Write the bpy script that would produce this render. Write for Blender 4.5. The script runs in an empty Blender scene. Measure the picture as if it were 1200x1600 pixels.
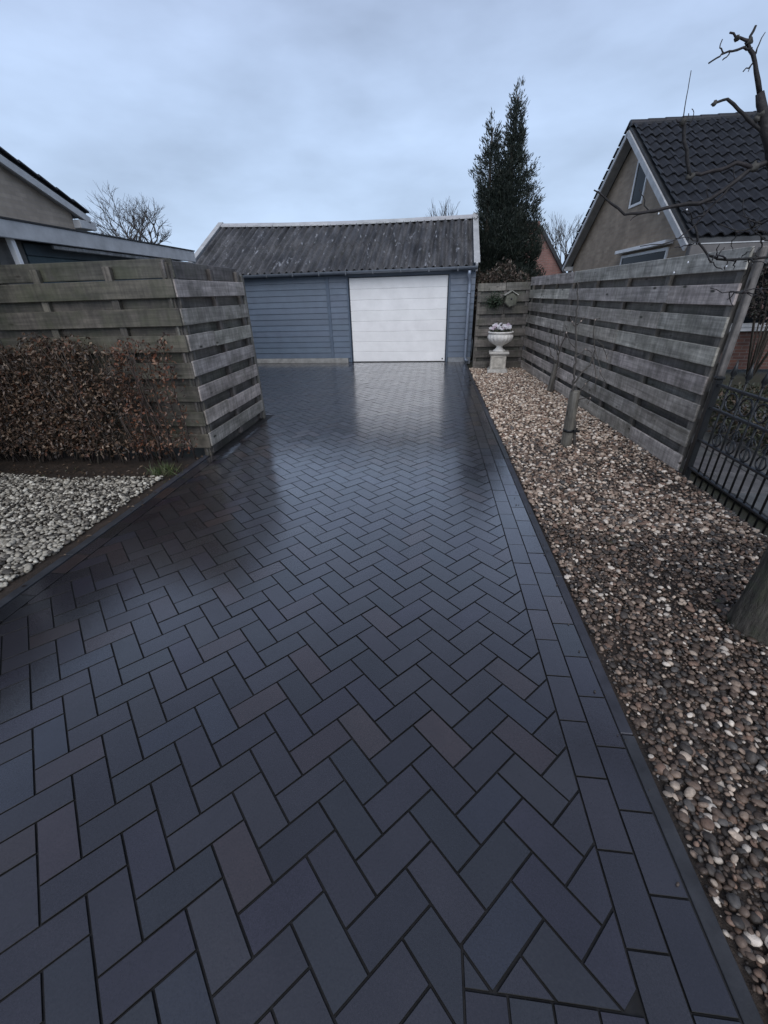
import bpy, bmesh, math, random
import numpy as np
from mathutils import Matrix, Vector
random.seed(7); rng = np.random.default_rng(7)
S = bpy.context.scene
COL = S.collection
R = math.radians
# ------------------------------------------------------------------ camera
CAM_H = 1.489; PITCH = R(28.0); YAW = R(6.99); ROLL = R(-1.674); FPX = 639.2
_fw = np.array([-math.sin(YAW)*math.cos(PITCH), math.cos(YAW)*math.cos(PITCH), -math.sin(PITCH)])
_r0 = np.array([math.cos(YAW), math.sin(YAW), 0.0]); _u0 = np.cross(_r0, _fw)
_rt = _r0*math.cos(ROLL)+_u0*math.sin(ROLL); _up = -_r0*math.sin(ROLL)+_u0*math.cos(ROLL)
_C = np.array([0, 0, CAM_H])
cd = bpy.data.cameras.new('camera'); cam = bpy.data.objects.new('camera', cd); COL.objects.link(cam)
cd.sensor_fit = 'VERTICAL'; cd.sensor_height = 36.0; cd.lens = FPX/1600*36
cd.clip_start = 0.05; cd.clip_end = 2000
M = Matrix.Identity(4)
for i in range(3):
    M[i][0] = _rt[i]; M[i][1] = _up[i]; M[i][2] = -_fw[i]; M[i][3] = _C[i]
cam.matrix_world = M
S.camera = cam
def ray(x, y): return _fw + _rt*(x-600)/FPX + _up*(800-y)/FPX
def atY(x, y, Y): d = ray(x, y); return _C + d*(Y/d[1])
def atX(x, y, X): d = ray(x, y); return _C + d*(X/d[0])
def proj(P):
    v = np.asarray(P, float)-_C; z = v@_fw
    return 600+FPX*(v@_rt)/z, 800-FPX*(v@_up)/z, z
# ------------------------------------------------------------------ sky, sun, exposure
SUN_EL = R(44); SUN_AZ = R(178)          # azimuth measured clockwise from +Y
W = bpy.data.worlds.new('World'); S.world = W; W.use_nodes = True
nt = W.node_tree; nt.nodes.clear(); N = nt.nodes.new; LK = nt.links.new
wo = N('ShaderNodeOutputWorld'); bg = N('ShaderNodeBackground'); LK(bg.outputs[0], wo.inputs[0])
sky = N('ShaderNodeTexSky'); sky.sky_type = 'NISHITA'; sky.sun_disc = False
sky.sun_elevation = SUN_EL; sky.sun_rotation = SUN_AZ; sky.dust_density = 3.0; sky.air_density = 1.2
tc = N('ShaderNodeTexCoord'); sep = N('ShaderNodeSeparateXYZ'); LK(tc.outputs['Generated'], sep.inputs[0])
# overcast layer: a soft deck of cloud, bluer and lighter toward the horizon, with broad uneven patches
mp = N('ShaderNodeMapping'); mp.inputs['Scale'].default_value = (1.0, 1.0, 2.6); LK(tc.outputs['Generated'], mp.inputs[0])
n1 = N('ShaderNodeTexNoise'); n1.inputs['Scale'].default_value = 2.6; n1.inputs['Detail'].default_value = 5; n1.inputs['Roughness'].default_value = .52
LK(mp.outputs[0], n1.inputs['Vector'])
ele = N('ShaderNodeMapRange'); ele.inputs['From Min'].default_value = 0.0; ele.inputs['From Max'].default_value = .75; LK(sep.outputs['Z'], ele.inputs[0])
rmp = N('ShaderNodeValToRGB'); LK(ele.outputs[0], rmp.inputs[0])
cr = rmp.color_ramp; cr.elements[0].position = 0.0; cr.elements[0].color = (4.6, 5.95, 8.0, 1)
cr.elements[1].position = 1.0; cr.elements[1].color = (1.0, 1.18, 1.72, 1)
e = cr.elements.new(.38); e.color = (4.05, 5.15, 7.1, 1)
e = cr.elements.new(.62); e.color = (3.45, 4.25, 6.0, 1)
cl = N('ShaderNodeMapRange'); cl.inputs['From Min'].default_value = .30; cl.inputs['From Max'].default_value = .70
cl.inputs['To Min'].default_value = .76; cl.inputs['To Max'].default_value = 1.18; LK(n1.outputs['Fac'], cl.inputs[0])
mul = N('ShaderNodeVectorMath'); mul.operation = 'SCALE'; LK(rmp.outputs[0], mul.inputs[0]); LK(cl.outputs[0], mul.inputs['Scale'])
mx = N('ShaderNodeMix'); mx.data_type = 'RGBA'; mx.inputs['Factor'].default_value = .90
LK(sky.outputs[0], mx.inputs['A']); LK(mul.outputs[0], mx.inputs['B']); LK(mx.outputs['Result'], bg.inputs['Color'])
bg.inputs['Strength'].default_value = .098
sd = bpy.data.lights.new('sun', 'SUN'); sun = bpy.data.objects.new('sun', sd); COL.objects.link(sun)
sd.energy = 1.5; sd.angle = R(60); sd.color = (.97, .97, 1.0)
sdir = Vector((math.sin(SUN_AZ)*math.cos(SUN_EL), math.cos(SUN_AZ)*math.cos(SUN_EL), math.sin(SUN_EL)))
sun.rotation_euler = sdir.to_track_quat('Z', 'Y').to_euler(); sun.location = (0, -6, 12)
S.view_settings.view_transform = 'Standard'; S.view_settings.look = 'None'
S.view_settings.exposure = 0.42; S.view_settings.gamma = 1.0; S.view_settings.use_curve_mapping = False
S.render.engine = 'CYCLES'

# ------------------------------------------------------------------ mesh helpers
class MB:
    def __init__(s): s.v = []; s.f = []; s.c = []; s.sm = []; s.mi = []; s.m2 = None
    def add(s, V, F, col=(1, 1, 1), smooth=False):
        o = len(s.v); s.v.extend([tuple(map(float, p)) for p in V]); s.c.extend([col]*len(V))
        for f in F: s.f.append(tuple(i+o for i in f)); s.sm.append(smooth)
        return s
    def box(s, lo, hi, col=(1, 1, 1), b=0.0, M=None):
        lo = np.array(lo, float); hi = np.array(hi, float); c = (lo+hi)/2; h = np.abs(hi-lo)/2
        b = min(b, h.min()*.45)
        if b <= 0:
            V = [c+h*np.array((x, y, z)) for x in (-1, 1) for y in (-1, 1) for z in (-1, 1)]
            F = [(0, 1, 3, 2), (4, 6, 7, 5), (0, 4, 5, 1), (2, 3, 7, 6), (0, 2, 6, 4), (1, 5, 7, 3)]
        else:
            V = []; ix = {}
            for x in (-1, 1):
                for y in (-1, 1):
                    for z in (-1, 1):
                        sg = np.array((x, y, z))
                        for a in range(3):
                            hh = h-b; hh[a] = h[a]; ix[(x, y, z, a)] = len(V); V.append(c+sg*hh)
            F = []
            for a in range(3):
                p, q = [(1, 2), (0, 2), (0, 1)][a]
                for sg in (-1, 1):
                    fc = []
                    for (u, w) in ((-1, -1), (1, -1), (1, 1), (-1, 1)):
                        k = [0, 0, 0]; k[a] = sg; k[p] = u; k[q] = w; fc.append(ix[(*k, a)])
                    F.append(tuple(fc))
                for u in (-1, 1):
                    for w in (-1, 1):
                        k0 = [0, 0, 0]; k0[p] = u; k0[q] = w; k1 = list(k0); k0[a] = -1; k1[a] = 1
                        F.append((ix[(*k0, p)], ix[(*k1, p)], ix[(*k1, q)], ix[(*k0, q)]))
            for x in (-1, 1):
                for y in (-1, 1):
                    for z in (-1, 1): F.append(tuple(ix[(x, y, z, a)] for a in range(3)))
        if M is not None: V = [M @ Vector(p) for p in V]
        return s.add(V, F, col)
    def beam(s, a, b_, w, h, col=(1, 1, 1), upv=(0, 0, 1), bev=0.0):
        a = Vector(a); b_ = Vector(b_); d = (b_-a); L = d.length; x = d.normalized()
        u = Vector(upv); y = u.cross(x).normalized(); z = x.cross(y)
        M = Matrix((x, y, z)).transposed().to_4x4(); M.translation = a
        return s.box((0, -w/2, -h/2), (L, w/2, h/2), col, bev, M)
    def tube(s, P, r, n=6, col=(1, 1, 1), smooth=True):
        P = [Vector(p) for p in P]
        if not hasattr(r, '__len__'): r = [r]*len(P)
        V = []; ref = None
        for i, p in enumerate(P):
            t = (P[min(i+1, len(P)-1)]-P[max(i-1, 0)]).normalized()
            if ref is None:
                ref = t.orthogonal().normalized()
            ref = (ref-t*ref.dot(t)).normalized(); bi = t.cross(ref)
            for k in range(n):
                a = 2*math.pi*k/n; V.append(p+(ref*math.cos(a)+bi*math.sin(a))*r[i])
        F = []
        for i in range(len(P)-1):
            for k in range(n):
                F.append((i*n+k, i*n+(k+1) % n, (i+1)*n+(k+1) % n, (i+1)*n+k))
        F.append(tuple(range(n))[::-1]); F.append(tuple((len(P)-1)*n+k for k in range(n)))
        return s.add(V, F, col, smooth)
    def lathe(s, prof, n=24, c=(0, 0, 0), col=(1, 1, 1), lobes=0, amp=None, smooth=True):
        V = []
        for i, (r, z) in enumerate(prof):
            for k in range(n):
                a = 2*math.pi*k/n; rr = r
                if lobes: rr = r*(1+amp[i]*abs(math.cos(a*lobes/2))-amp[i]*.5)
                V.append((c[0]+rr*math.cos(a), c[1]+rr*math.sin(a), c[2]+z))
        F = [(i*n+k, i*n+(k+1) % n, (i+1)*n+(k+1) % n, (i+1)*n+k) for i in range(len(prof)-1) for k in range(n)]
        F.append(tuple(range(n))[::-1]); F.append(tuple((len(prof)-1)*n+k for k in range(n)))
        return s.add(V, F, col, smooth)
    def prism(s, poly, d, col=(1, 1, 1)):
        """poly: list of 3-D points of one face; d: extrusion vector"""
        n = len(poly); d = np.array(d, float); P = [np.array(p, float) for p in poly]
        V = P+[p+d for p in P]
        F = [tuple(range(n)), tuple(range(n, 2*n))[::-1]]+[(i, i+n, (i+1) % n+n, (i+1) % n) for i in range(n)]
        return s.add(V, F, col)
    def build(s, name, mat, parent=None, fix=True, kind=None):
        me = bpy.data.meshes.new(name); me.from_pydata(s.v, [], s.f)
        if fix:
            bm = bmesh.new(); bm.from_mesh(me); bmesh.ops.recalc_face_normals(bm, faces=bm.faces); bm.to_mesh(me); bm.free()
        at = me.color_attributes.new('col', 'FLOAT_COLOR', 'POINT')
        ca = np.ones((len(s.v), 4), np.float32); ca[:, :3] = np.array(s.c, np.float32).reshape(-1, 3)
        at.data.foreach_set('color', ca.ravel())
        me.polygons.foreach_set('use_smooth', s.sm)
        me.materials.append(mat)
        if s.m2: me.materials.append(s.m2); me.polygons.foreach_set('material_index', s.mi)
        return link(name, me, parent, kind)
def link(name, me, parent=None, kind=None):
    o = bpy.data.objects.new(name, me); COL.objects.link(o); o.parent = parent
    if kind: o['kind'] = kind
    return o
def np_mesh(name, V, F, C, mat, parent=None, kind=None, smooth=False):
    """V (n,3), F (m,k) uniform face size, C (n,3)"""
    me = bpy.data.meshes.new(name); n = len(V); m, k = F.shape
    me.vertices.add(n); me.vertices.foreach_set('co', np.ascontiguousarray(V, np.float32).ravel())
    me.loops.add(m*k); me.loops.foreach_set('vertex_index', np.ascontiguousarray(F, np.int32).ravel())
    me.polygons.add(m); me.polygons.foreach_set('loop_start', np.arange(0, m*k, k, dtype=np.int32))
    me.polygons.foreach_set('use_smooth', np.full(m, smooth))
    me.update(calc_edges=True)
    at = me.color_attributes.new('col', 'FLOAT_COLOR', 'POINT')
    ca = np.ones((n, 4), np.float32); ca[:, :3] = C; at.data.foreach_set('color', ca.ravel())
    me.materials.append(mat)
    return link(name, me, parent, kind)
def thing(name, loc, label, cat, group=None, rz=0):
    o = bpy.data.objects.new(name, None); COL.objects.link(o); o.location = loc; o.rotation_euler = (0, 0, rz)
    o.empty_display_size = .2
    tag(o, label, cat, group); return o
def tag(o, label, cat, group=None):
    o['label'] = label; o['category'] = cat
    if group: o['group'] = group
    return o
def jit(c, a):
    k = 1+random.uniform(-a, a); return tuple(x*k*(1+random.uniform(-a, a)*.25) for x in c)
# ------------------------------------------------------------------ materials
def mat_new(name):
    m = bpy.data.materials.new(name); m.use_nodes = True; t = m.node_tree
    return m, t, t.nodes['Principled BSDF']
def nd(t, ty, **kw):
    n = t.nodes.new(ty)
    for k, v in kw.items(): setattr(n, k, v)
    return n
def noise(t, vec, scale, detail=4, rough=.55, dist=0):
    n = nd(t, 'ShaderNodeTexNoise'); n.inputs['Scale'].default_value = scale; n.inputs['Detail'].default_value = detail
    n.inputs['Roughness'].default_value = rough; n.inputs['Distortion'].default_value = dist
    if vec is not None: t.links.new(vec, n.inputs['Vector'])
    return n.outputs['Fac']
def mrange(t, v, a, b, c, d):
    n = nd(t, 'ShaderNodeMapRange'); t.links.new(v, n.inputs[0])
    for i, x in enumerate((a, b, c, d)): n.inputs[i+1].default_value = x
    return n.outputs[0]
def mixc(t, f, a, b, mode='MIX'):
    n = nd(t, 'ShaderNodeMix', data_type='RGBA', blend_type=mode)
    for s_, x in (('Factor', f), ('A', a), ('B', b)):
        if hasattr(x, 'node'): t.links.new(x, n.inputs[s_])
        else: n.inputs[s_].default_value = x if s_ == 'Factor' else (*x, 1)
    return n.outputs['Result']
def attr(t): return nd(t, 'ShaderNodeAttribute', attribute_name='col').outputs['Color']
def scaled(t, vec, sc):
    m = nd(t, 'ShaderNodeMapping'); m.inputs['Scale'].default_value = sc; t.links.new(vec, m.inputs[0]); return m.outputs[0]
def pos(t): return nd(t, 'ShaderNodeNewGeometry').outputs['Position']
def objc(t): return nd(t, 'ShaderNodeTexCoord').outputs['Object']
def bump(t, b, h, st, dist=.01):
    n = nd(t, 'ShaderNodeBump'); n.inputs['Strength'].default_value = st; n.inputs['Distance'].default_value = dist
    t.links.new(h, n.inputs['Height']); t.links.new(n.outputs[0], b.inputs['Normal'])
def vmul(t, c, v):
    n = nd(t, 'ShaderNodeVectorMath', operation='SCALE'); t.links.new(c, n.inputs[0]); t.links.new(v, n.inputs['Scale']); return n.outputs[0]

def make_plain(name, color, rough=.6, var=.18, scale=6, bmp=.15, bscale=60, spec=.5, metal=0):
    """colour * tint attribute * uneven wear"""
    m, t, b = mat_new(name); p = pos(t)
    c = mixc(t, 1.0, attr(t), color, 'MULTIPLY')
    w = mrange(t, noise(t, p, scale, 5, .6), .3, .7, 1-var, 1+var)
    t.links.new(vmul(t, c, w), b.inputs['Base Color'])
    r = mrange(t, noise(t, p, scale*2.3, 4), .3, .7, max(.05, rough-.1), min(1, rough+.1)); t.links.new(r, b.inputs['Roughness'])
    b.inputs['Specular IOR Level'].default_value = spec; b.inputs['Metallic'].default_value = metal
    if bmp: bump(t, b, noise(t, p, bscale, 4), bmp, .004)
    return m
def make_paver(name):
    m, t, b = mat_new(name); p = pos(t); a = attr(t)
    g = mrange(t, noise(t, p, 230, 4, .7), .3, .7, .55, 1.55)          # sandy grain
    l = mrange(t, noise(t, p, 5.5, 4, .6), .3, .7, .80, 1.22)            # damp patches
    c = vmul(t, vmul(t, a, g), l); t.links.new(c, b.inputs['Base Color'])
    wet = noise(t, p, 1.3, 4, .6)
    r = mrange(t, wet, .35, .65, .085, .14)
    r2 = mrange(t, noise(t, p, 130, 4, .7), .3, .7, -.03, .06)
    ad = nd(t, 'ShaderNodeMath', operation='ADD'); t.links.new(r, ad.inputs[0]); t.links.new(r2, ad.inputs[1])
    sc_ = nd(t, 'ShaderNodeVectorMath', operation='SCALE'); t.links.new(a, sc_.inputs[0]); sc_.inputs['Scale'].default_value = 971.0
    wn = nd(t, 'ShaderNodeTexWhiteNoise', noise_dimensions='3D'); t.links.new(sc_.outputs[0], wn.inputs['Vector'])
    pb = mrange(t, wn.outputs['Value'], 0, 1, .0, .085); ad2 = nd(t, 'ShaderNodeMath', operation='ADD', use_clamp=True); t.links.new(ad.outputs[0], ad2.inputs[0]); t.links.new(pb, ad2.inputs[1])
    ad3 = nd(t, 'ShaderNodeMath', operation='ADD', use_clamp=True); t.links.new(ad2.outputs[0], ad3.inputs[0]); ad3.inputs[1].default_value = .12
    t.links.new(ad3.outputs[0], b.inputs['Roughness']); t.links.new(ad2.outputs[0], b.inputs['Coat Roughness'])
    b.inputs['IOR'].default_value = 1.85; b.inputs['Coat Weight'].default_value = 1.0; b.inputs['Coat IOR'].default_value = 2.0
    h1 = noise(t, p, 340, 2, .5); h2 = noise(t, p, 28, 3, .5)
    mm = nd(t, 'ShaderNodeMath', operation='MULTIPLY_ADD'); t.links.new(h2, mm.inputs[0]); mm.inputs[1].default_value = 1.6; t.links.new(h1, mm.inputs[2])
    bump(t, b, mm.outputs[0], .16, .0009); t.links.new(b.inputs['Normal'].links[0].from_socket, b.inputs['Coat Normal'])
    return m
def make_wood(name, axis, green=.0, wet=.45):
    m, t, b = mat_new(name); o = objc(t)
    oi = nd(t, 'ShaderNodeObjectInfo'); off = nd(t, 'ShaderNodeVectorMath', operation='ADD')
    sc0 = nd(t, 'ShaderNodeVectorMath', operation='SCALE'); cv = nd(t, 'ShaderNodeCombineXYZ')
    for i in range(3): t.links.new(oi.outputs['Random'], cv.inputs[i])
    t.links.new(cv.outputs[0], sc0.inputs[0]); sc0.inputs['Scale'].default_value = 37.0
    t.links.new(o, off.inputs[0]); t.links.new(sc0.outputs[0], off.inputs[1]); v = off.outputs[0]
    s1 = [42, 42, 42]; s1[axis] = 1.6
    s2 = [9, 9, 9]; s2[axis] = 1.1
    g = noise(t, scaled(t, v, s1), 1.0, 5, .62, .6); st = noise(t, scaled(t, v, s2), 1.0, 4, .6)
    gv = mrange(t, g, .28, .72, .62, 1.30); sv = mrange(t, st, .3, .7, .66, 1.28)
    c = vmul(t, vmul(t, attr(t), gv), sv)
    ov = mrange(t, oi.outputs['Random'], 0, 1, .80, 1.18); c = vmul(t, c, ov)
    # knots
    vo = nd(t, 'ShaderNodeTexVoronoi'); vo.inputs['Scale'].default_value = 1.0
    s3 = [9, 9, 9]; s3[axis] = 3.0
    t.links.new(scaled(t, v, s3), vo.inputs['Vector'])
    kn = mrange(t, vo.outputs['Distance'], .06, .13, 1, 0); c = mixc(t, kn, c, (.035, .028, .022))
    blot = noise(t, v, 5.5, 6, .7); c = vmul(t, c, mrange(t, blot, .32, .62, .48, 1.12))
    dr = noise(t, scaled(t, v, [(30, 30, 2.2), (30, 30, 2.2), (30, 30, 2.2)][axis]), 1.0, 4, .6); c = vmul(t, c, mrange(t, dr, .38, .62, .74, 1.10))
    if green:
        gm = mrange(t, noise(t, v, 4.0, 5, .65), .44, .66, 0, green); c = mixc(t, gm, c, (.060, .068, .034))
    t.links.new(c, b.inputs['Base Color'])
    t.links.new(mrange(t, st, .3, .7, wet-.08, wet+.22), b.inputs['Roughness'])
    bump(t, b, g, .45, .004)
    return m
def make_leaf(name, rough=.45, tr=.25):
    m, t, b = mat_new(name); a = attr(t); t.links.new(a, b.inputs['Base Color']); b.inputs['Roughness'].default_value = rough
    out = t.nodes['Material Output']; d = nd(t, 'ShaderNodeBsdfTranslucent'); t.links.new(a, d.inputs[0])
    ms = nd(t, 'ShaderNodeMixShader'); ms.inputs[0].default_value = tr
    t.links.new(b.outputs[0], ms.inputs[1]); t.links.new(d.outputs[0], ms.inputs[2]); t.links.new(ms.outputs[0], out.inputs[0])
    return m
def make_brickwall(name, c1, c2, mortar, axes, scale=1.0, rough=.75):
    m, t, b = mat_new(name); p = objc(t); s = nd(t, 'ShaderNodeSeparateXYZ'); t.links.new(p, s.inputs[0])
    cb = nd(t, 'ShaderNodeCombineXYZ'); t.links.new(s.outputs[axes[0]], cb.inputs[0]); t.links.new(s.outputs[axes[1]], cb.inputs[1])
    br = nd(t, 'ShaderNodeTexBrick'); t.links.new(cb.outputs[0], br.inputs['Vector'])
    br.inputs['Color1'].default_value = (*c1, 1); br.inputs['Color2'].default_value = (*c2, 1); br.inputs['Mortar'].default_value = (*mortar, 1)
    br.inputs['Scale'].default_value = scale; br.inputs['Brick Width'].default_value = .22; br.inputs['Row Height'].default_value = .0625
    br.inputs['Mortar Size'].default_value = .006; br.inputs['Bias'].default_value = 0
    w = mrange(t, noise(t, p, 2.2, 5, .6), .3, .7, .75, 1.2); t.links.new(vmul(t, br.outputs['Color'], w), b.inputs['Base Color'])
    b.inputs['Roughness'].default_value = rough; bump(t, b, br.outputs['Fac'], -.35, .006)
    return m
def make_soil(name, c1, c2, rough=.6):
    m, t, b = mat_new(name); p = pos(t)
    f = mrange(t, noise(t, p, 7, 6, .7), .35, .65, 0, 1); c = mixc(t, f, c1, c2)
    f2 = mrange(t, noise(t, p, 90, 4, .7), .3, .7, .55, 1.5); t.links.new(vmul(t, c, f2), b.inputs['Base Color'])
    b.inputs['Roughness'].default_value = rough; bump(t, b, noise(t, p, 70, 6, .7), .8, .012)
    return m
def make_pebble(name):
    m, t, b = mat_new(name); p = pos(t)
    f = mrange(t, noise(t, p, 120, 4, .65), .3, .7, .68, 1.25); t.links.new(vmul(t, attr(t), f), b.inputs['Base Color'])
    t.links.new(mrange(t, noise(t, p, 14, 3), .3, .7, .42, .75), b.inputs['Roughness'])
    bump(t, b, noise(t, p, 240, 3), .25, .002)
    return m
def make_corrugated(name):
    m, t, b = mat_new(name); o = objc(t)
    st = noise(t, scaled(t, o, (7, .9, .9)), 1.0, 6, .65); f = mrange(t, st, .34, .66, .38, 1.75)  # weathering streaks; contrast raised in the colour to stand in for corrugation shading
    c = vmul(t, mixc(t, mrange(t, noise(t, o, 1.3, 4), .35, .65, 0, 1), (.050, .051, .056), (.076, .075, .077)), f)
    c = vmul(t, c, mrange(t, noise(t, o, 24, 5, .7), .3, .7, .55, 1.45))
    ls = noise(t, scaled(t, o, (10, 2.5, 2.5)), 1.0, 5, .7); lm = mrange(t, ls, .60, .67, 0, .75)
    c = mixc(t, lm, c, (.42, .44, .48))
    t.links.new(mixc(t, mrange(t, noise(t, o, 5, 5, .6), .56, .7, 0, .55), c, (.035, .036, .026)), b.inputs['Base Color'])
    b.inputs['Roughness'].default_value = .55; bump(t, b, noise(t, o, 45, 5, .65), .5, .01)
    return m
def make_glass(name, col=(.015, .02, .025), rough=.06):
    m, t, b = mat_new(name); b.inputs['Base Color'].default_value = (*col, 1); b.inputs['Roughness'].default_value = rough; b.inputs['Specular IOR Level'].default_value = .03
    return m

def make_trunk(name):
    m, t, b = mat_new(name); o = objc(t)
    g = noise(t, scaled(t, o, (26, 26, 5)), 1.0, 6, .7); c = mixc(t, mrange(t, g, .35, .65, 0, 1), (.022, .019, .016), (.085, .076, .062))
    c = mixc(t, mrange(t, noise(t, o, 7, 5, .65), .45, .65, 0, .7), c, (.055, .065, .035)); t.links.new(c, b.inputs['Base Color'])
    b.inputs['Roughness'].default_value = .6; bump(t, b, g, .9, .02); return m
PAVER = make_paver('wet_paver'); KERB = make_plain('wet_kerb', (.042, .044, .052), .42, .3, 9, .25, 120)
JOINT = make_plain('joint_sand', (.013, .0125, .013), .6, .75, 14)
WOODX = make_wood('weathered_wood_x', 0, .34); WOODZ = make_wood('weathered_wood_z', 2)
WOODXG = make_wood('mossy_wood_x', 0, .5)
SOIL = make_soil('damp_soil', (.050, .036, .027), (.022, .017, .013)); GROUND = make_soil('garden_ground', (.045, .05, .03), (.03, .026, .018))
PEB = make_pebble('pebble'); LEAF = make_leaf('dry_leaf', .35); NEEDLE = make_leaf('evergreen', .5, .15)
BARK = make_plain('bark', (1, 1, 1), .75, .45, 25, .9, 60); TRUNK = make_trunk('mossy_bark'); IRON = make_plain('black_iron', (.008, .009, .010), .4, .2, 20, .1)
WHITE = make_plain('white_paint', (.80, .80, .80), .42, .07, 3, .04); CREAM = make_plain('old_white_paint', (.46, .47, .48), .5, .18, 5, .1)
CLAD = make_plain('blue_grey_cladding', (.098, .130, .178), .42, .10, 4, .12, 90)
ZINC = make_plain('zinc', (.30, .33, .37), .42, .15, 6, .05, 60, .5, .35); CONC = make_plain('concrete', (.26, .26, .25), .7, .3, 9, .4, 50)
DARK = make_plain('dark_interior', (.02, .022, .026), .8, .2, 4, 0); STONE = make_plain('cast_stone', (.50, .48, .44), .65, .25, 14, .35, 70)
TILE = make_plain('concrete_roof_tile', (.019, .021, .026), .50, .35, 7, .5, 55); CORR = make_corrugated('fibre_cement')
GLASS = make_glass('window_glass'); TEAL = make_plain('teal_boards', (.055, .085, .10), .5, .2, 5, .2)
ROOFING = make_plain('roof_felt', (.05, .052, .055), .6, .3, 5, .4)
TANBRICK = make_brickwall('tan_brick', (.40, .31, .225), (.31, .235, .17), (.33, .275, .22), (1, 2))
REDBRICK = make_brickwall('red_brick', (.13, .055, .038), (.085, .038, .030), (.12, .105, .095), (0, 2))
PINKBRICK = make_brickwall('pink_red_brick', (.26, .125, .105), (.20, .10, .085), (.22, .18, .16), (0, 2))
BEIGEBRICK = make_brickwall('beige_brick', (.25, .22, .185), (.20, .175, .15), (.20, .18, .16), (0, 2))

# ------------------------------------------------------------------ ground
def sheet(name, poly, z, mat, kind='structure', parent=None, t=None):
    mb = MB()
    mb.add([(x, y, z) for x, y in poly], [tuple(range(len(poly)))])
    return mb.build(name, mat, parent, False, kind)
sheet('ground', [(-600, -300), (600, -300), (600, 900), (-600, 900)], -.07, GROUND)
def bumpy(name, x0, x1, y0, y1, step, z, amp, mat, xr=None):
    nx = max(2, int((x1-x0)/step)); ny = max(2, int((y1-y0)/step)); V = []
    ph = rng.uniform(0, 6, 6)
    for j in range(ny+1):
        for i in range(nx+1):
            y = y0+(y1-y0)*j/ny; xe = x1 if xr is None else xr(y); x = x0+(xe-x0)*i/nx
            h = math.sin(x*3.1+ph[0]+math.sin(y*1.7+ph[1]))*.5+math.sin(y*2.3+ph[2]+x*1.3)*.5+math.sin(x*9+ph[3])*math.sin(y*8+ph[4])*.4
            V.append((x, y, z+amp*h))
    F = np.array([(j*(nx+1)+i, j*(nx+1)+i+1, (j+1)*(nx+1)+i+1, (j+1)*(nx+1)+i) for j in range(ny) for i in range(nx)])
    return np_mesh(name, np.array(V), F, np.ones((len(V), 3)), mat, None, 'structure', True)
def fx(y): return 2.255-(y-3.7)/5.9*.325          # line of the right fence
bed_r = bumpy('right_bed_soil', .795, 2.2, -1.2, 9.62, .07, -.014, .006, SOIL, lambda y: 2.26 if y < 3.7 else fx(y)+.05)
bed_l = bumpy('left_bed_soil', -6.5, -2.435, -1.2, 3.95, .07, -.014, .006, SOIL)

# ------------------------------------------------------------------ paving
PW = .1065; TX, TY = -.0371, .4204; XI = .532; XO = XI+2*PW; XL = -2.243; YG = 10.62
drive = sheet('driveway', [(-6.6, 5.55), (-2.36, 5.55), (-2.36, -1.4), (XO+.004, -1.4), (XO+.004, 10.75), (-6.6, 10.75)], -.006, JOINT)
A2 = np.array((1, -1))/math.sqrt(2); B2 = np.array((1, 1))/math.sqrt(2)
def clip(poly, n, c):      # keep n.p <= c
    out = []
    for i in range(len(poly)):
        p, q = poly[i], poly[(i+1) % len(poly)]; dp, dq = n@p-c, n@q-c
        if dp <= 0: out.append(p)
        if (dp < 0) != (dq < 0): out.append(p+(q-p)*dp/(dp-dq))
    return out
def area(p): return .5*sum(p[i][0]*p[(i+1) % len(p)][1]-p[(i+1) % len(p)][0]*p[i][1] for i in range(len(p)))
def inset(poly, d):
    n = len(poly); L = []
    for i in range(n):
        p, q = poly[i], poly[(i+1) % n]; e_ = (q-p)/np.linalg.norm(q-p); L.append((p+np.array((-e_[1], e_[0]))*d, e_))
    out = []
    for i in range(n):
        (p, u), (q, v) = L[i-1], L[i]; den = u[0]*v[1]-u[1]*v[0]
        if abs(den) < 1e-4: out.append(q); continue
        s_ = ((q-p)[0]*v[1]-(q-p)[1]*v[0])/den; out.append(p+u*s_)
    return out
def clean(poly):
    out = []
    for p in poly:
        if not out or np.linalg.norm(p-out[-1]) > .006: out.append(p)
    if len(out) > 1 and np.linalg.norm(out[0]-out[-1]) <= .006: out.pop()
    return out
polys = []
def put(poly, g=.0027):
    poly = clean(poly)
    if len(poly) < 3: return
    if area(poly) < 0: poly = poly[::-1]
    if area(poly) < 9e-4: return
    p1 = inset(poly, g)
    if area(p1) < 4e-4: return
    polys.append(p1)
ex_, ey_ = np.array((1., 0)), np.array((0, 1.))
for c in range(-24, 6):
    for k in range(-14, 76):
        P0 = np.array((TX+c*2*math.sqrt(2)*PW, TY+k*math.sqrt(2)*PW))
        for kind in (0, 1):
            if kind == 0: q = [P0, P0+2*PW*A2, P0+2*PW*A2+PW*B2, P0+PW*B2]
            else:
                Q = P0+2*PW*A2; q = [Q, Q+PW*A2, Q+PW*A2+2*PW*B2, Q+2*PW*B2]
            m = sum(q)/4
            if m[1] < -.9 or m[0] < -6.7 or m[0] > .8 or m[1] > 11: continue
            lim = XL if m[1] < 5.62 else -6.5
            q = clip(q, ex_, XI); q = clip(q, -ex_, -lim) if q else q
            q = clip(q, ey_, YG) if q else q
            if m[1] > 5.62 and m[0] < XL: q = clip(q, -ey_, -5.62) if q else q
            if len(q) < 3: continue
            if min(p[1] for p in q) < .347 and max(p[0] for p in q) > .118:
                a_ = clip(q, ex_, .118); b_ = clip(q, -ex_, -.118); b_ = clip(b_, -ey_, -.347) if len(b_) > 2 else b_
                for w in (a_, b_):
                    if len(w) > 2: put(w)
            else: put(q)
def rect(x0, x1, y0, y1): return [np.array((x0, y0)), np.array((x1, y0)), np.array((x1, y1)), np.array((x0, y1))]
y = .458-2*PW*6
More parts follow.
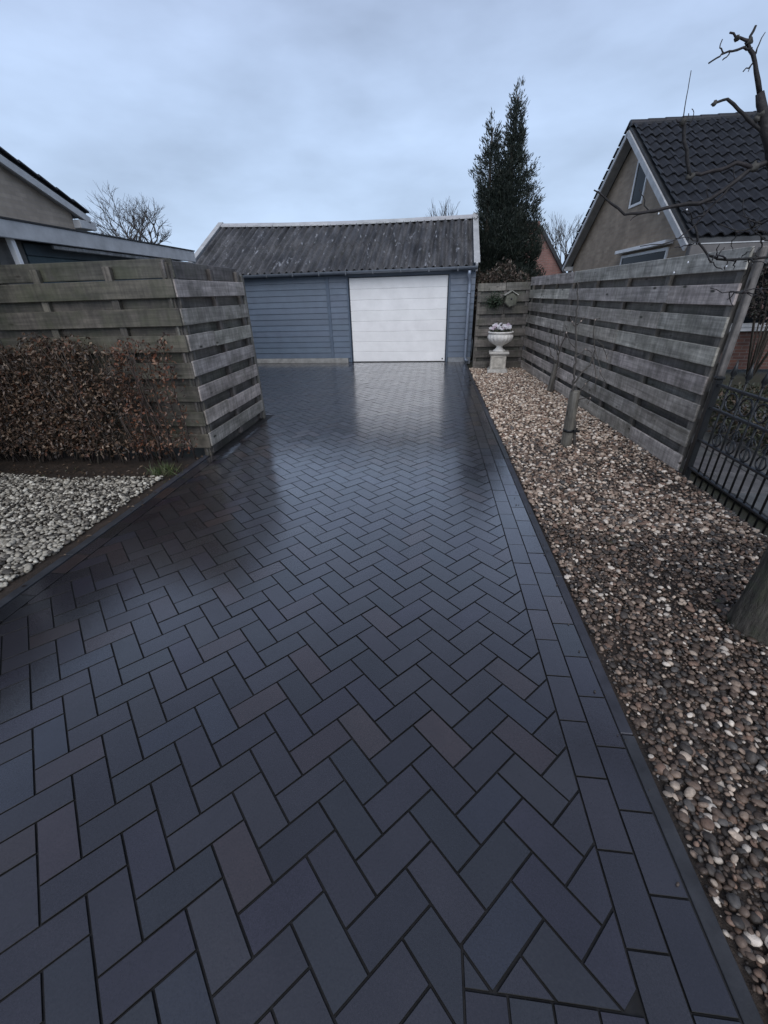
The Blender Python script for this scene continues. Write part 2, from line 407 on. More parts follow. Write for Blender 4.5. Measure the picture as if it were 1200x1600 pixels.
while y < YG-.05:                                            # right border, two stretcher courses
    for r_, off in ((0, 0), (1, -.095)):
        y0 = y+off
        put(rect(XI+r_*PW, XI+(r_+1)*PW, y0, min(y0+2*PW, YG)), .0024)
    y += 2*PW
y = 1.42-2*PW*8
while y < 3.95:                                              # left border course
    put(rect(XL-PW, XL, y, y+2*PW), .0024); y += 2*PW
for i in range(4): put(rect(.118+i*.1035, .118+(i+1)*.1035, .347-.213, .347), .0024)
for i in range(4): put(rect(.118+i*.1035, .118+(i+1)*.1035, .347-.43, .347-.215), .0024)
base_cols = [(.016, .0140, .019), (.0185, .0165, .0215), (.0135, .0122, .017), (.0195, .018, .0215), (.017, .0145, .023), (.0128, .0135, .017)]
odd_cols = [(.029, .020, .021), (.031, .022, .022), (.026, .019, .023), (.016, .018, .027)]
def brick_geo(p1, mb):
    col = jit(random.choice(base_cols if random.random() < .86 else odd_cols), .12)
    p2 = inset(p1, .0011)
    n = len(p1)
    cx_ = sum(p1)/n; tx_, ty_ = random.gauss(0, .0036), random.gauss(0, .0036); dz = random.gauss(0, .0006)
    Z = lambda p: dz+(p-cx_)[0]*tx_+(p-cx_)[1]*ty_
    V = [(p[0], p[1], -.016) for p in p1]+[(p[0], p[1], -.0012+Z(p)) for p in p1]+[(p[0], p[1], Z(p)) for p in p2]
    F = [(i, (i+1) % n, (i+1) % n+n, i+n) for i in range(n)]+[(i+n, (i+1) % n+n, (i+1) % n+2*n, i+2*n) for i in range(n)]
    F.append(tuple(range(2*n, 3*n)))
    mb.add(V, F, col); mb.mi += [1]*(2*n)+[0]; mb.m2 = JOINT
def seen(p1):
    c = sum(p1)/len(p1); x, y, z = proj((c[0], c[1], 0))
    if z < .1 or not (-20 < x < 1220 and y < 1640): return 0
    return area(p1)*abs(_C[2])/z**3
order = sorted(range(len(polys)), key=lambda i: -seen(polys[i]))
near = set(order[:300])
rest = MB()
for i in order:
    if i in near:
        mb = MB(); brick_geo(polys[i], mb); mb.build('brick', PAVER, drive, False)
    else: brick_geo(polys[i], rest)
rest.build('brick_field', PAVER, drive, False, 'stuff')
# kerbs
def kerb(name, x0, x1, y0, y1, L, z, mat):
    root = MB(); root.box((x0+.004, y0+.01, -.06), (x1-.004, y1-.01, -.03)); o = root.build(name, CONC, None, True, 'structure')
    y = y0
    while y < y1-.02:
        mb = MB(); dz = random.gauss(0, .002); dx = random.gauss(0, .002)
        mb.box((x0+dx, y+.002, -.05), (x1+dx, min(y+L, y1)-.002, z+dz), jit((.016, .017, .020) if mat is PAVER else (1, 1, 1), .15), .002); mb.build('kerb_stone', mat, o); y += L
    return o
kerb('right_kerb', XO+.005, XO+.050, -.9, 10.5, .98, -.001, KERB)
kerb('left_kerb', XL-PW-.066, XL-PW-.008, -.9, 3.95, .98, .006, KERB)

# ------------------------------------------------------------------ pebbles
def ico(sub):
    bm = bmesh.new(); bmesh.ops.create_icosphere(bm, subdivisions=sub, radius=1.0)
    v = np.array([p.co[:] for p in bm.verts]); f = np.array([[q.index for q in t.verts] for t in bm.faces]); bm.free(); return v, f
ICO2 = ico(2); ICO1 = ico(1)
def pebbles(name, pts, size, pal, wts, base, parent=None):
    n = len(pts); bv, bf = base
    s = size[:, None]*np.stack([rng.uniform(.8, 1.45, n), rng.uniform(.75, 1.05, n), rng.uniform(.42, .75, n)], 1)
    V = bv[None]*(1+rng.normal(0, .055, (n, len(bv), 1)))*s[:, None, :]
    a = rng.uniform(0, 2*np.pi, n); tl = rng.normal(0, .35, n); ca, sa, ct, st = np.cos(a), np.sin(a), np.cos(tl), np.sin(tl)
    x = V[..., 0]*ct[:, None]-V[..., 2]*st[:, None]; z = V[..., 0]*st[:, None]+V[..., 2]*ct[:, None]; y = V[..., 1]
    V = np.stack([x*ca[:, None]-y*sa[:, None], x*sa[:, None]+y*ca[:, None], z], -1)+pts[:, None, :]
    F = (bf[None]+(np.arange(n)*len(bv))[:, None, None]).reshape(-1, 3)
    pal = np.array(pal); idx = rng.choice(len(pal), n, p=np.array(wts)/sum(wts)); C = pal[idx]*rng.uniform(.75, 1.25, (n, 1)); C = C*.86+C.mean(1, keepdims=True)*.14
    C = np.repeat(C, len(bv), 0)
    return V.reshape(-1, 3), F, C
def joinm(L):
    Vs, Fs, Cs = [], [], []; o = 0
    for V, F, C in L: Vs.append(V); Fs.append(F+o); Cs.append(C); o += len(V)
    return np.concatenate(Vs), np.concatenate(Fs), np.concatenate(Cs)
def grid(x0, x1, y0, y1, cell):
    nx, ny = int((x1-x0)/cell), int((y1-y0)/cell); X, Y = np.meshgrid(np.arange(nx), np.arange(ny)); n = nx*ny
    return np.stack([x0+(X.ravel()+rng.uniform(0, 1, n))*cell, y0+(Y.ravel()+rng.uniform(0, 1, n))*cell], 1)
RP = [(.090, .060, .042), (.150, .100, .070), (.055, .044, .036), (.27, .19, .135), (.46, .36, .27), (.085, .076, .068), (.20, .12, .08), (.60, .52, .43)]
def rbed(y0, y1, cell, sz, base, wts, br=1.0):
    g = grid(.812, 2.25, y0, y1, cell); g = g[g[:, 0] < np.where(g[:, 1] < 3.7, 2.25, fx(g[:, 1])-.0)]
    lo = np.sin(g[:, 0]*3.3+np.sin(g[:, 1]*1.9)*1.3+1)*np.sin(g[:, 1]*2.1+.6)+.4*np.sin(g[:, 0]*7.1+g[:, 1]*5.3)
    keep = rng.uniform(0, 1, len(g)) > np.clip((lo-.45)*.9, 0, .55)*(g[:, 1] < 4.5)       # bare trodden patches of soil
    g = g[keep]; n = len(g)
    s = np.clip(rng.lognormal(math.log(sz), .36, n), sz*.5, sz*2.0); z = rng.uniform(-.012, .010, n)
    V, F, C = pebbles('', np.column_stack([g, z]), s, RP, wts, base); return V, F, C*br
V, F, C = joinm([rbed(-1.0, .15, .021, .0112, ICO1, [5, 3, 7, 2.2, 1.6, 5, 1.4, 1.6]), rbed(.15, 2.6, .0172, .0092, ICO2, [6, 4.5, 6, 2.6, 1.7, 3, 2.4, 1.5]), rbed(2.6, 4.6, .0215, .0115, ICO2, [3, 4, 3, 5, 4.5, 2.5, 2.5, 2.6], 1.15),
                 rbed(4.6, 9.6, .0265, .0145, ICO1, [1.2, 4, .8, 6, 8, 1, 3, 4], 1.35)])
gg = grid(.806, 2.25, .15, 3.9, .0215); n = len(gg)
V2, F2, C2 = pebbles('', np.column_stack([gg, rng.uniform(-.012, -.003, n)]), rng.uniform(.003, .0075, n), RP, [6, 3, 7, 2, 1, 5, 2, 1], ICO1)
n = 70; sp = np.column_stack([XO+.03-np.abs(rng.normal(0, .05, n)), rng.uniform(.3, 9.4, n), np.full(n, .004)])
V3, F3, C3 = pebbles('', sp, rng.uniform(.003, .006, n), [(.05, .04, .034), (.07, .05, .038)], [1, 1], ICO1)
V, F, C = joinm([(V, F, C), (V2, F2, C2), (V3, F3, C3)])
gr = np_mesh('gravel', V, F, C, PEB, None, 'stuff', True); gr['label'] = 'brown and tan mixed gravel in the bed beside the right fence'; gr['category'] = 'gravel'
LP = [(.42, .385, .31), (.56, .52, .43), (.30, .27, .21), (.16, .14, .11), (.075, .066, .054), (.36, .33, .265)]
def lbed(y0, y1, base):
    g = grid(-5.2, -2.50, y0, y1, .0235); g = g[g[:, 1] < 3.33+.05*np.sin(g[:, 0]*4)+rng.normal(0, .02, len(g))]; n = len(g)
    return pebbles('', np.column_stack([g, rng.uniform(-.010, .013, n)]), np.clip(rng.lognormal(math.log(.0130), .32, n), .007, .026), LP, [4, 3, 4, 4, 3.5, 4], base)
V, F, C = joinm([lbed(.9, 2.3, ICO2), lbed(2.3, 3.36, ICO1)])
gl = np_mesh('pale_gravel', V, F, C, PEB, None, 'stuff', True); gl['label'] = 'pale cream gravel in the bed in front of the hedge'; gl['category'] = 'gravel'

# ------------------------------------------------------------------ fences
GREY = (.455, .415, .375); GREYD = (.160, .146, .130); MOSS = (.124, .110, .090)
def run(root, L, rows_front, rows_back, bh, th, joints, battens, posts, ztop, mf, colf, colb, side=-1, thick=.022, btw=.045, back=True):
    """boards along local x; the front boards lie at local y = side*..., battens between"""
    for z0 in rows_front:
        js = [0]+sorted(random.choice(joints) if isinstance(joints[0], list) else joints)+[L]
        for a, b_ in zip(js[:-1], js[1:]):
            mb = MB(); dz = random.gauss(0, .004); e0 = random.uniform(-.012, .012) if a == 0 else .002
            M_ = Matrix.Rotation(random.gauss(0, .0024), 4, 'Y'); M_.translation = ((a+b_)/2, 0, z0+bh/2+dz)
            h = (b_-a)/2
            y0, y1 = sorted((side*btw/2, side*(btw/2+thick)))
            mb.box((-h+e0, y0, -bh/2), (h-.003, y1, bh/2), jit(colf, .14), .004, M_); mb.build('board', mf, root)
    if back:
        for z0 in rows_back:
            mb = MB(); y0, y1 = sorted((-side*btw/2, -side*(btw/2+thick)))
            mb.box((.0, y0, z0), (L-.005, y1, z0+bh), jit(colb, .14), .004); mb.build('board', mf, root)
    for x in battens:
        mb = MB(); mb.box((x-.035, -btw/2+.001, .02), (x+.035, btw/2-.001, ztop-.02), jit(colb, .1), .004); mb.build('batten', WOODZ, root)
    for x, y_, w, zt in posts:
        mb = MB(); mb.box((x-w/2, y_-w/2, -.07), (x+w/2, y_+w/2, zt), jit(colb, .12), .006); mb.build('post', WOODZ, root)
# right fence: local x runs from the near end to the far corner, front side faces the drive (-X world -> local +y)
ang = math.atan2(9.6-3.7, 1.93-2.255); LR = math.hypot(9.6-3.7, .325)
rf = thing('garden_fence', (2.275, 3.72, 0), 'long grey horizontal board fence along the right side of the gravel bed', 'fence', None, ang)
pt = .2235
run(rf, LR, [1.715-.145-i*pt for i in range(8)], [1.715-.145-.112-i*pt for i in range(7)], .145, 0,
    [[1.75, 3.6], [2.7, 4.4], [.95, 2.7], [1.8, 4.4], [3.5], [.9, 3.6]], [.06, 1.02, 1.85, 2.72, 3.6, 4.4, 5.2, 5.82], [(-.040, -.015, .05, 1.72), (1.86, -.09, .07, 1.68), (3.62, -.09, .07, 1.68), (LR-.05, -.09, .07, 1.68)],
    1.70, WOODX, GREY, GREYD, +1)
# back fence between garage and corner, faces -Y
bf = thing('garden_fence', (.885, 9.66, 0), 'short grey board fence behind the urn at the back corner', 'fence')
run(bf, 1.045, [1.64-.14-i*.214 for i in range(8)], [1.64-.14-.107-i*.214 for i in range(7)], .14, 0, [[.55], [], [], [.30]], [.03, .55, .99], [(.04, .08, .06, 1.6)], 1.62, WOODX, GREYD, GREYD, -1)
# left fence: front stretch faces the camera (-Y), side stretch faces the drive (+X)
lf = thing('garden_fence', (-6.4, 3.975, 0), 'mossy dark board fence standing behind the brown hedge', 'fence')
LL = 6.4-2.312
run(lf, LL, [1.665-.15-i*.236 for i in range(7)], [1.80-.13]+[1.665-.15-.118-i*.236 for i in range(6)], .15, 0, [[2.15], [3.0], [1.4, 3.2]], [.1, 1.0, 1.9, 2.75, LL-.62], [(LL-.075, .03, .07, 1.79), (2.1, .08, .07, 1.74)], 1.79, WOODXG, MOSS, MOSS, -1)
ls = thing('garden_fence', (-2.345, 3.95, 0), 'grey slatted fence end running beside the driveway up to its far post', 'fence', None, R(90.5))
run(ls, 1.53, [1.665-.145-i*.236 for i in range(7)], [1.80-.135]+[1.665-.145-.118-i*.236 for i in range(7)], .142, 0, [[.55], [], []], [.08, .80, 1.47], [(1.56, .0, .07, 1.74)], 1.79, WOODX, GREY, GREYD, -1)

# ------------------------------------------------------------------ leaf clouds
def leaves(P, D, Nn, ln, wd, C, fold=.25):
    """diamond leaves folded along the middle"""
    n = len(P); D = D/np.linalg.norm(D, axis=1, keepdims=True); Sd = np.cross(D, Nn); Sd /= np.linalg.norm(Sd, axis=1, keepdims=True)+1e-9
    Up = np.cross(Sd, D); ln = ln[:, None]; wd = wd[:, None]
    a = P; t = P+D*ln; m = P+D*ln*.45
    l = m+Sd*wd*.5+Up*wd*fold; r = m-Sd*wd*.5+Up*wd*fold
    V = np.stack([a, l, t, r], 1).reshape(-1, 3); k = np.arange(n)[:, None]*4
    F = np.concatenate([k+np.array([[0, 1, 2]]), k+np.array([[0, 2, 3]])]); return V, F, np.repeat(C, 4, 0)
def rdir(n): v = rng.normal(0, 1, (n, 3)); return v/np.linalg.norm(v, axis=1, keepdims=True)
def palette(pal, wts, n, a=.25):
    pal = np.array(pal); return pal[rng.choice(len(pal), n, p=np.array(wts)/sum(wts))]*rng.uniform(1-a, 1+a, (n, 1))
# beech hedge
hg = thing('beech_hedge', (-3.9, 3.76, 0), 'clipped brown winter hedge with dry leaves in front of the left fence', 'hedge')
n = 46000; X = rng.uniform(-2.6, 1.52, n); Y = rng.uniform(-.18, .15, n); Z = rng.uniform(.10, 1.27, n)
Y = np.maximum(Y, -.18+.24*np.clip(Z/1.25, 0, 1)**1.5*rng.uniform(.6, 1, n)); top = 1.20+.05*np.sin(X*5)+.04*np.sin(X*13); edge = np.where(X > 1.05, .26, .85)
hole = np.maximum.reduce([np.exp(-(((X-.75)/.16)**2+((Z-.95)/.16)**2)), np.exp(-(((X-.85)/.20)**2+((Z-.42)/.26)**2)), .8*np.exp(-(((X-1.28)/.12)**2+((Z-.66)/.22)**2))])
front = (Y+.16) < .16+.10*np.sin(X*6+Z*5)
keep = (Z < top) & (rng.uniform(0, 1, n) < edge) & (rng.uniform(0, 1, n) > hole*.97) & (front | (rng.uniform(0, 1, n) < .5)) & (rng.uniform(0, 1, n) < np.clip((1.32-Z)/.22, .1, 1)) & (rng.uniform(0, 1, n) < np.clip((Z-.06)/.16, .1, 1))
P = np.stack([X, Y, Z], 1)[keep]; n = len(P)
C = palette([(.125, .078, .050), (.080, .052, .036), (.18, .120, .080), (.046, .034, .026), (.30, .225, .16), (.16, .075, .045)], [4, 5, 2.5, 6, 1.2, 1.5], n)
C *= np.where(P[:, 0:1] > .95, np.array([[1.12, .88, .80]]), 1.0)
Dl = rdir(n)+np.array([0, -.5, -.5]); V, F, Cc = leaves(P, Dl, rdir(n)+np.array([0, -1.0, .5]), rng.uniform(.028, .052, n), rng.uniform(.016, .028, n), C)
np_mesh('foliage', V, F, Cc, LEAF, hg)
mb = MB()
for i in range(150):
    x = random.uniform(-2.6, 1.45); y = random.uniform(-.1, .12); p = [(x, y, 0)]
    for k in range(5): p.append((p[-1][0]+random.gauss(0, .05), p[-1][1]+random.gauss(-.01, .03), p[-1][2]+.23))
    mb.tube(p, [.009, .007, .006, .005, .003, .002], 4, jit((.06, .045, .036), .3))
mb.build('stems', BARK, hg)
# grass tuft and a few stray leaves at the hedge foot
gt = thing('grass_tuft', (-2.58, 3.45, 0), 'small tuft of green grass at the foot of the hedge', 'grass')
n = 150; P = np.stack([rng.normal(0, .07, n), rng.normal(0, .05, n), np.full(n, -.01)], 1); D = rdir(n)*.8+np.array([0, 0, 1.0])
V, F, Cc = leaves(P, D, rdir(n), rng.uniform(.06, .15, n), rng.uniform(.004, .007, n), palette([(.10, .13, .05), (.15, .16, .07), (.06, .09, .03)], [2, 1, 2], n)); np_mesh('blades', V, F, Cc, LEAF, gt)

n = 260; P = np.concatenate([np.column_stack([rng.uniform(-5.0, -2.45, n), rng.normal(3.42, .10, n), np.full(n, .004)]), np.column_stack([rng.uniform(.9, 2.2, n), rng.uniform(.4, 9.3, n), np.full(n, .018)]), np.column_stack([rng.uniform(-2.46, -2.36, 50), rng.uniform(1.2, 3.9, 50), np.full(50, .010)])]); n = len(P)
V, F, Cc = leaves(P, rdir(n)*np.array([1, 1, .25]), rdir(n)*.4+np.array([0, 0, 1.0]), rng.uniform(.018, .045, n), rng.uniform(.010, .024, n), palette([(.10, .065, .042), (.16, .11, .07), (.055, .04, .03), (.07, .075, .04)], [4, 2, 3, 1], n))
ll = np_mesh('leaf_litter', V, F, Cc, LEAF, None, 'stuff'); tag(ll, 'scattered dead brown leaves lying on the soil and gravel', 'leaves')
# ------------------------------------------------------------------ garage
TH = R(-2.03); GO = (-1.8, 10.705, 0)
ga = thing('garage', GO, 'blue grey clad garage with white sectional door and corrugated roof at driveway end', 'garage', None, TH)
mb = MB()
GX0, GX1, GD, ZE = -4.05, 2.70, 4.6, 1.93
for lo, hi in (((GX0, .02, 0), (-.20, .14, ZE)), ((2.12, .02, 0), (GX1, .14, ZE)), ((-.20, .02, 1.86), (2.12, .14, ZE)), ((GX0, .14, 0), (GX0+.12, GD, ZE)), ((GX1-.12, .14, 0), (GX1, GD, ZE)), ((GX0+.12, GD-.12, 0), (GX1-.12, GD, ZE))):
    mb.box(lo, hi)
for x in (GX0, GX1-.12): mb.prism([(x, .0+.02, ZE), (x, GD, ZE), (x, GD/2, 3.10)], (.12, 0, 0))
wall = mb.build('wall', CLAD, ga)
bz = .128
k = 0; z = .105
while z < 1.90:
    z1 = min(z+bz-.004, 1.90)
    for (a, b_) in ((GX0, -.735), (-.655, -.24), (2.16, GX1)):
        mb = MB(); V = [(a, .018, z), (b_, .018, z), (b_, -.010, z), (a, -.010, z), (a, .006, z1), (b_, .006, z1), (b_, .018, z1), (a, .018, z1)]
        mb.add(V, [(0, 1, 2, 3), (3, 2, 5, 4), (4, 5, 6, 7), (0, 3, 4, 7), (1, 6, 5, 2), (0, 7, 6, 1)], jit((1, 1, 1), .05)); mb.build('cladding_board', CLAD, ga)
    z += bz
for a, b_ in ((-.733, -.657), (-.238, -.202), (2.122, 2.158)):
    mb = MB(); mb.box((a, -.016, .0), (b_, .018, 1.90), (.92, .92, .92), .004); mb.build('trim', CLAD, ga)
mb = MB(); mb.box((GX0, -.035, -.05), (-.30, .015, .10), (1, 1, 1), .008); mb.build('plinth', CONC, ga)
mb = MB(); mb.box((2.17, -.030, -.05), (GX1, .015, .10), (.8, .85, .95), .008); mb.build('plinth', CONC, ga)
# door
dr = MB(); dr.box((-.20, .012, 1.842), (2.12, .06, 1.858), (.25, .28, .32)); dr.box((-.20, .012, 0), (-.178, .06, 1.842), (.25, .28, .32)); dr.box((2.098, .012, 0), (2.12, .06, 1.842), (.25, .28, .32))
do = dr.build('garage_door', CLAD, ga)
ph = (1.838-.012)/8
for i in range(8):
    mb = MB(); mb.box((-.174, .022, .012+i*ph+.0009), (2.094, .056, .012+(i+1)*ph-.0009), jit((1, 1, 1), .012), .006); mb.build('door_panel', WHITE, do)
mb = MB(); mb.box((-.174, .02, 0), (2.094, .05, .012), (.1, .1, .1)); mb.build('door_seal', IRON, do)
mb = MB(); mb.box((2.02, .014, .055), (2.05, .0225, .085), (.4, .4, .45), .003); mb.build('handle', IRON, do)
# corrugated roof: two rows of sheets on the front slope, one slab behind
RX0, RX1, YE, YR = -4.20, 2.70, -.17, 2.30
def ridge_z(x): t = (x-RX0)/(RX1-RX0); return 3.275-.105*t-.045*math.sin(math.pi*t)
def eave_z(x): t = (x-RX0)/(RX1-RX0); return 1.955+.02*t
per = .177
def corr(x0, x1, v0, v1, lift):
    mb = MB(); n = int(round((x1-x0)/per*8)); nv = 3; V = []
    for s_ in (0, 1):
        for j in range(nv+1):
            v = v0+(v1-v0)*j/nv
            for i in range(n+1):
                x = x0+(x1-x0)*i/n; w = .040*math.cos(2*math.pi*x/per)
                yy = YE+(YR-YE)*v; zz = eave_z(x)+(ridge_z(x)-eave_z(x))*v+w+lift*(1-(v-v0)/(v1-v0))+.012-s_*.009
                V.append((x, yy, zz))
    m_ = (nv+1)*(n+1); F = []
    for j in range(nv):
        for i in range(n):
            a = j*(n+1)+i; F.append((a, a+1, a+n+2, a+n+1)); F.append((a+m_, a+n+1+m_, a+n+2+m_, a+1+m_))
    for i in range(n): F.append((i, i+m_, i+1+m_, i+1)); a = nv*(n+1)+i; F.append((a, a+1, a+1+m_, a+m_))
    for j in range(nv):
        a = j*(n+1); F.append((a, a+n+1, a+n+1+m_, a+m_)); a += n; F.append((a, a+m_, a+n+1+m_, a+n+1))
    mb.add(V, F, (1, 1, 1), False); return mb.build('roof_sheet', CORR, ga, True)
ns = 39; edges = [RX0+.06+per*k for k in (0, 5, 11, 16, 22, 27, 33, 38)]
for i in range(7):
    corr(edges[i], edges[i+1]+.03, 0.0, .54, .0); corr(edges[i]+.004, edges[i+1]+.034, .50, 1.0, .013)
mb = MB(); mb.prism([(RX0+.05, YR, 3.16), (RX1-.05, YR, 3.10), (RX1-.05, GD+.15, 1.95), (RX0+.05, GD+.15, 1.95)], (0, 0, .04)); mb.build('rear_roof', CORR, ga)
# ridge capping in sections with a lap, verge boards
xs = np.linspace(RX0+.0, RX1, 10)
for i in range(9):
    a, b_ = xs[i], xs[i+1]+.02; za, zb = ridge_z(a)+.045, ridge_z(b_)+.045; l = .003*(i % 2)
    mb = MB(); mb.prism([(a, YR-.17, za-.055+l), (a, YR-.02, za+.012+l), (a, YR+.02, za+.012+l), (a, YR+.17, za-.055+l), (a, YR+.17, za-.09), (a, YR-.17, za-.09)], (b_-a, 0, zb-za), jit((1, 1, 1), .05)); mb.build('ridge_cap', ZINC if False else CREAM, ga)
for x in (RX0, RX1):
    for (y0, z0, y1, z1) in ((YE-.03, eave_z(x)-.02, YR, ridge_z(x)-.01), (GD+.15, 1.93, YR, ridge_z(x)-.01)):
        mb = MB(); mb.beam((x, y0, z0), (x, y1, z1), .05, .17, (1, 1, 1), (0, 0, 1), .006); mb.beam((x-.0, y0, z0+.09), (x-.0, y1, z1+.09), .13, .014, (.95, .95, .95)); mb.build('verge_board', CREAM, ga)
# gutter: half-round trough with thickness
mb = MB(); V = []; n = 8
for x in (RX0+.05, RX1+.02):
    for r_ in (.060, .054):
        for k in range(n+1):
            a = math.pi+math.pi*k/n; V.append((x, YE-.045+r_*math.cos(a), 1.962+.018*(x-RX0)/7+r_*math.sin(a)))
q = n+1; F = []
for k in range(n):
    F += [(k, k+1, 2*q+k+1, 2*q+k), (q+k, 3*q+k, 3*q+k+1, q+k+1), (k, q+k, q+k+1, k+1), (2*q+k, 2*q+k+1, 3*q+k+1, 3*q+k)]
F += [(0, 2*q, 3*q, q), (n, q+n, 3*q+n, 2*q+n)]
mb.add(V, F, (.55, .58, .62)); gu = mb.build('gutter', ZINC, ga)
for x in np.arange(RX0+.3, RX1, .62):
    mb = MB(); mb.box((x-.008, YE-.112, 1.89), (x+.008, YE-.104, 1.985), (.5, .5, .5)); mb.build('gutter_bracket', ZINC, gu)
dp = MB(); dp.tube([(2.55, YE-.045, 1.90), (2.55, YE-.045, 1.84), (2.57, -.075, 1.74), (2.575, -.075, 1.6), (2.575, -.075, .12), (2.59, -.08, .05), (2.65, -.10, .03)], .036, 12, (.85, .9, 1.0)); dpo = dp.build('downpipe', ZINC, ga)
for z in (.5, 1.45):
    mb = MB(); mb.tube([(2.575, -.075, z), (2.575, -.075, z+.03)], .041, 12, (.6, .62, .66)); mb.build('pipe_clip', ZINC, dpo)

# ------------------------------------------------------------------ urn, nest box, hanging plant
ur = thing('garden_urn', (1.345, 9.13, 0), 'white cast stone urn of flowers on a square pedestal', 'urn', None, R(-6))
mb = MB(); mb.box((-.20, -.20, -.02), (.20, .20, .055), (1, 1, 1), .01); mb.box((-.175, -.175, .055), (.175, .175, .075), (1, 1, 1), .006); mb.build('pedestal_base', STONE, ur)
mb = MB(); mb.box((-.148, -.148, .075), (.148, .148, .345), (.98, .96, .92), .006)
ps = mb.build('pedestal_shaft', STONE, ur)
for k in range(4):
    Mz = Matrix.Rotation(k*math.pi/2, 4, 'Z'); mb = MB()
    for lo, hi in (((-.10, -.158, .10), (.10, -.149, .118)), ((-.10, -.158, .30), (.10, -.149, .318)), ((-.10, -.158, .118), (-.082, -.149, .30)), ((.082, -.158, .118), (.10, -.149, .30)), ((-.045, -.154, .155), (.045, -.149, .262))): mb.box(lo, hi, (.9, .88, .84), .002, Mz)
    mb.build('panel_moulding', STONE, ps)
mb = MB(); mb.box((-.172, -.172, .345), (.172, .172, .365), (1, 1, 1), .005); mb.box((-.195, -.195, .365), (.195, .195, .402), (1, 1, 1), .010); mb.build('pedestal_cap', STONE, ur)
prof = [(.12, .402), (.13, .412), (.12, .425), (.085, .445), (.062, .475), (.060, .50), (.078, .515), (.10, .525), (.155, .555), (.205, .595), (.232, .64), (.240, .68), (.232, .715), (.218, .728), (.215, .738), (.245, .748), (.252, .765), (.240, .778), (.215, .772), (.20, .745)]
amp = [0]*8+[.05, .09, .11, .11, .08, .02]+[0]*6
mb = MB(); mb.lathe(prof, 72, (0, 0, 0), (1.28, 1.30, 1.34), 18, amp); mb.build('urn_bowl', STONE, ur)
n = 420; a = rng.uniform(0, 6.28, n); r_ = .21*np.sqrt(rng.uniform(0, 1, n)); P = np.stack([r_*np.cos(a), r_*np.sin(a), .745+rng.uniform(0, .06, n)], 1)
V, F, Cc = leaves(P, rdir(n)+np.array([0, 0, .6]), rdir(n)+np.array([0, 0, 1]), rng.uniform(.03, .06, n), rng.uniform(.018, .03, n), palette([(.05, .07, .035), (.09, .075, .05), (.04, .05, .03)], [2, 1, 1], n)); np_mesh('plant_leaves', V, F, Cc, LEAF, ur)
for i in range(20):
    a = i*2.4; q = .215*math.sqrt((i+.5)/20); p = np.array((q*math.cos(a), q*math.sin(a), .80+random.uniform(0, .085)))
    k = 6; D = np.array([[math.cos(b_), math.sin(b_), .35] for b_ in np.arange(k)*math.pi*2/k+random.random()])+np.array([0, -.25, 0]); PP = np.repeat(p[None], k, 0)
    Rt = np.array(Matrix.Rotation(random.uniform(.2, 1.2), 3, 'X') @ Matrix.Rotation(random.uniform(-.6, .6), 3, 'Y')); D = D@Rt.T; up_ = Rt@np.array([0, 0, 1.0])
    V, F, Cc = leaves(PP, D, np.tile(up_[None], (k, 1)), np.full(k, .052), np.full(k, .05), np.tile(np.array([[.72, .70, .74]]) if i % 4 else np.array([[.62, .52, .60]]), (k, 1))*.95); np_mesh('flower', V, F, Cc, LEAF, ur)
hx = thing('nest_box', (1.525, 9.60, 1.325), 'pale hexagonal nest box hung on the back fence above the urn', 'nest box')
def hexa(r, y, rot=0): return [(r*math.cos(rot+k*math.pi/3), y, r*math.sin(rot+k*math.pi/3)) for k in range(6)]
mb = MB(); mb.prism(hexa(.135, -.03, R(18)), (0, -.17, 0), (.11, .11, .085)); mb.build('box_body', WOODX, hx)
mb = MB(); mb.prism(hexa(.118, -.2005, R(18)), (0, -.014, 0), (.15, .155, .12)); fr_ = mb.build('front_plate', WOODX, hx)
mb = MB(); mb.lathe([(.018, 0), (.018, .004)], 14); o = mb.build('entry_hole', DARK, fr_); o.rotation_euler = (R(90), 0, 0); o.location = (0, -.2146, .02)
for s_ in (-1, 1):
    mb = MB(); a = R(78); mb.beam((.02*s_*0, -.11, .165), (s_*.135, -.11, .085), .215, .014, (.40, .40, .36), (0, 0, 1)); mb.build('box_roof', WOODX, hx)
hp = thing('hanging_plant', (1.22, 9.56, 1.32), 'dark green hanging plant on the back fence left of the nest box', 'plant')
n = 700; P = rng.normal(0, 1, (n, 3))*np.array([.085, .05, .065]); P[:, 1] = -np.abs(P[:, 1])-.01
V, F, Cc = leaves(P, rdir(n)+np.array([0, -.3, -.5]), rdir(n), rng.uniform(.03, .06, n), rng.uniform(.012, .022, n), palette([(.03, .05, .03), (.05, .07, .04)], [2, 1], n)); np_mesh('foliage', V, F, Cc, NEEDLE, hp)
mb = MB(); mb.lathe([(.05, -.11), (.075, -.03), (.08, -.03)], 14, (0, -.05, 0), (.05, .05, .05)); mb.build('pot', IRON, hp)

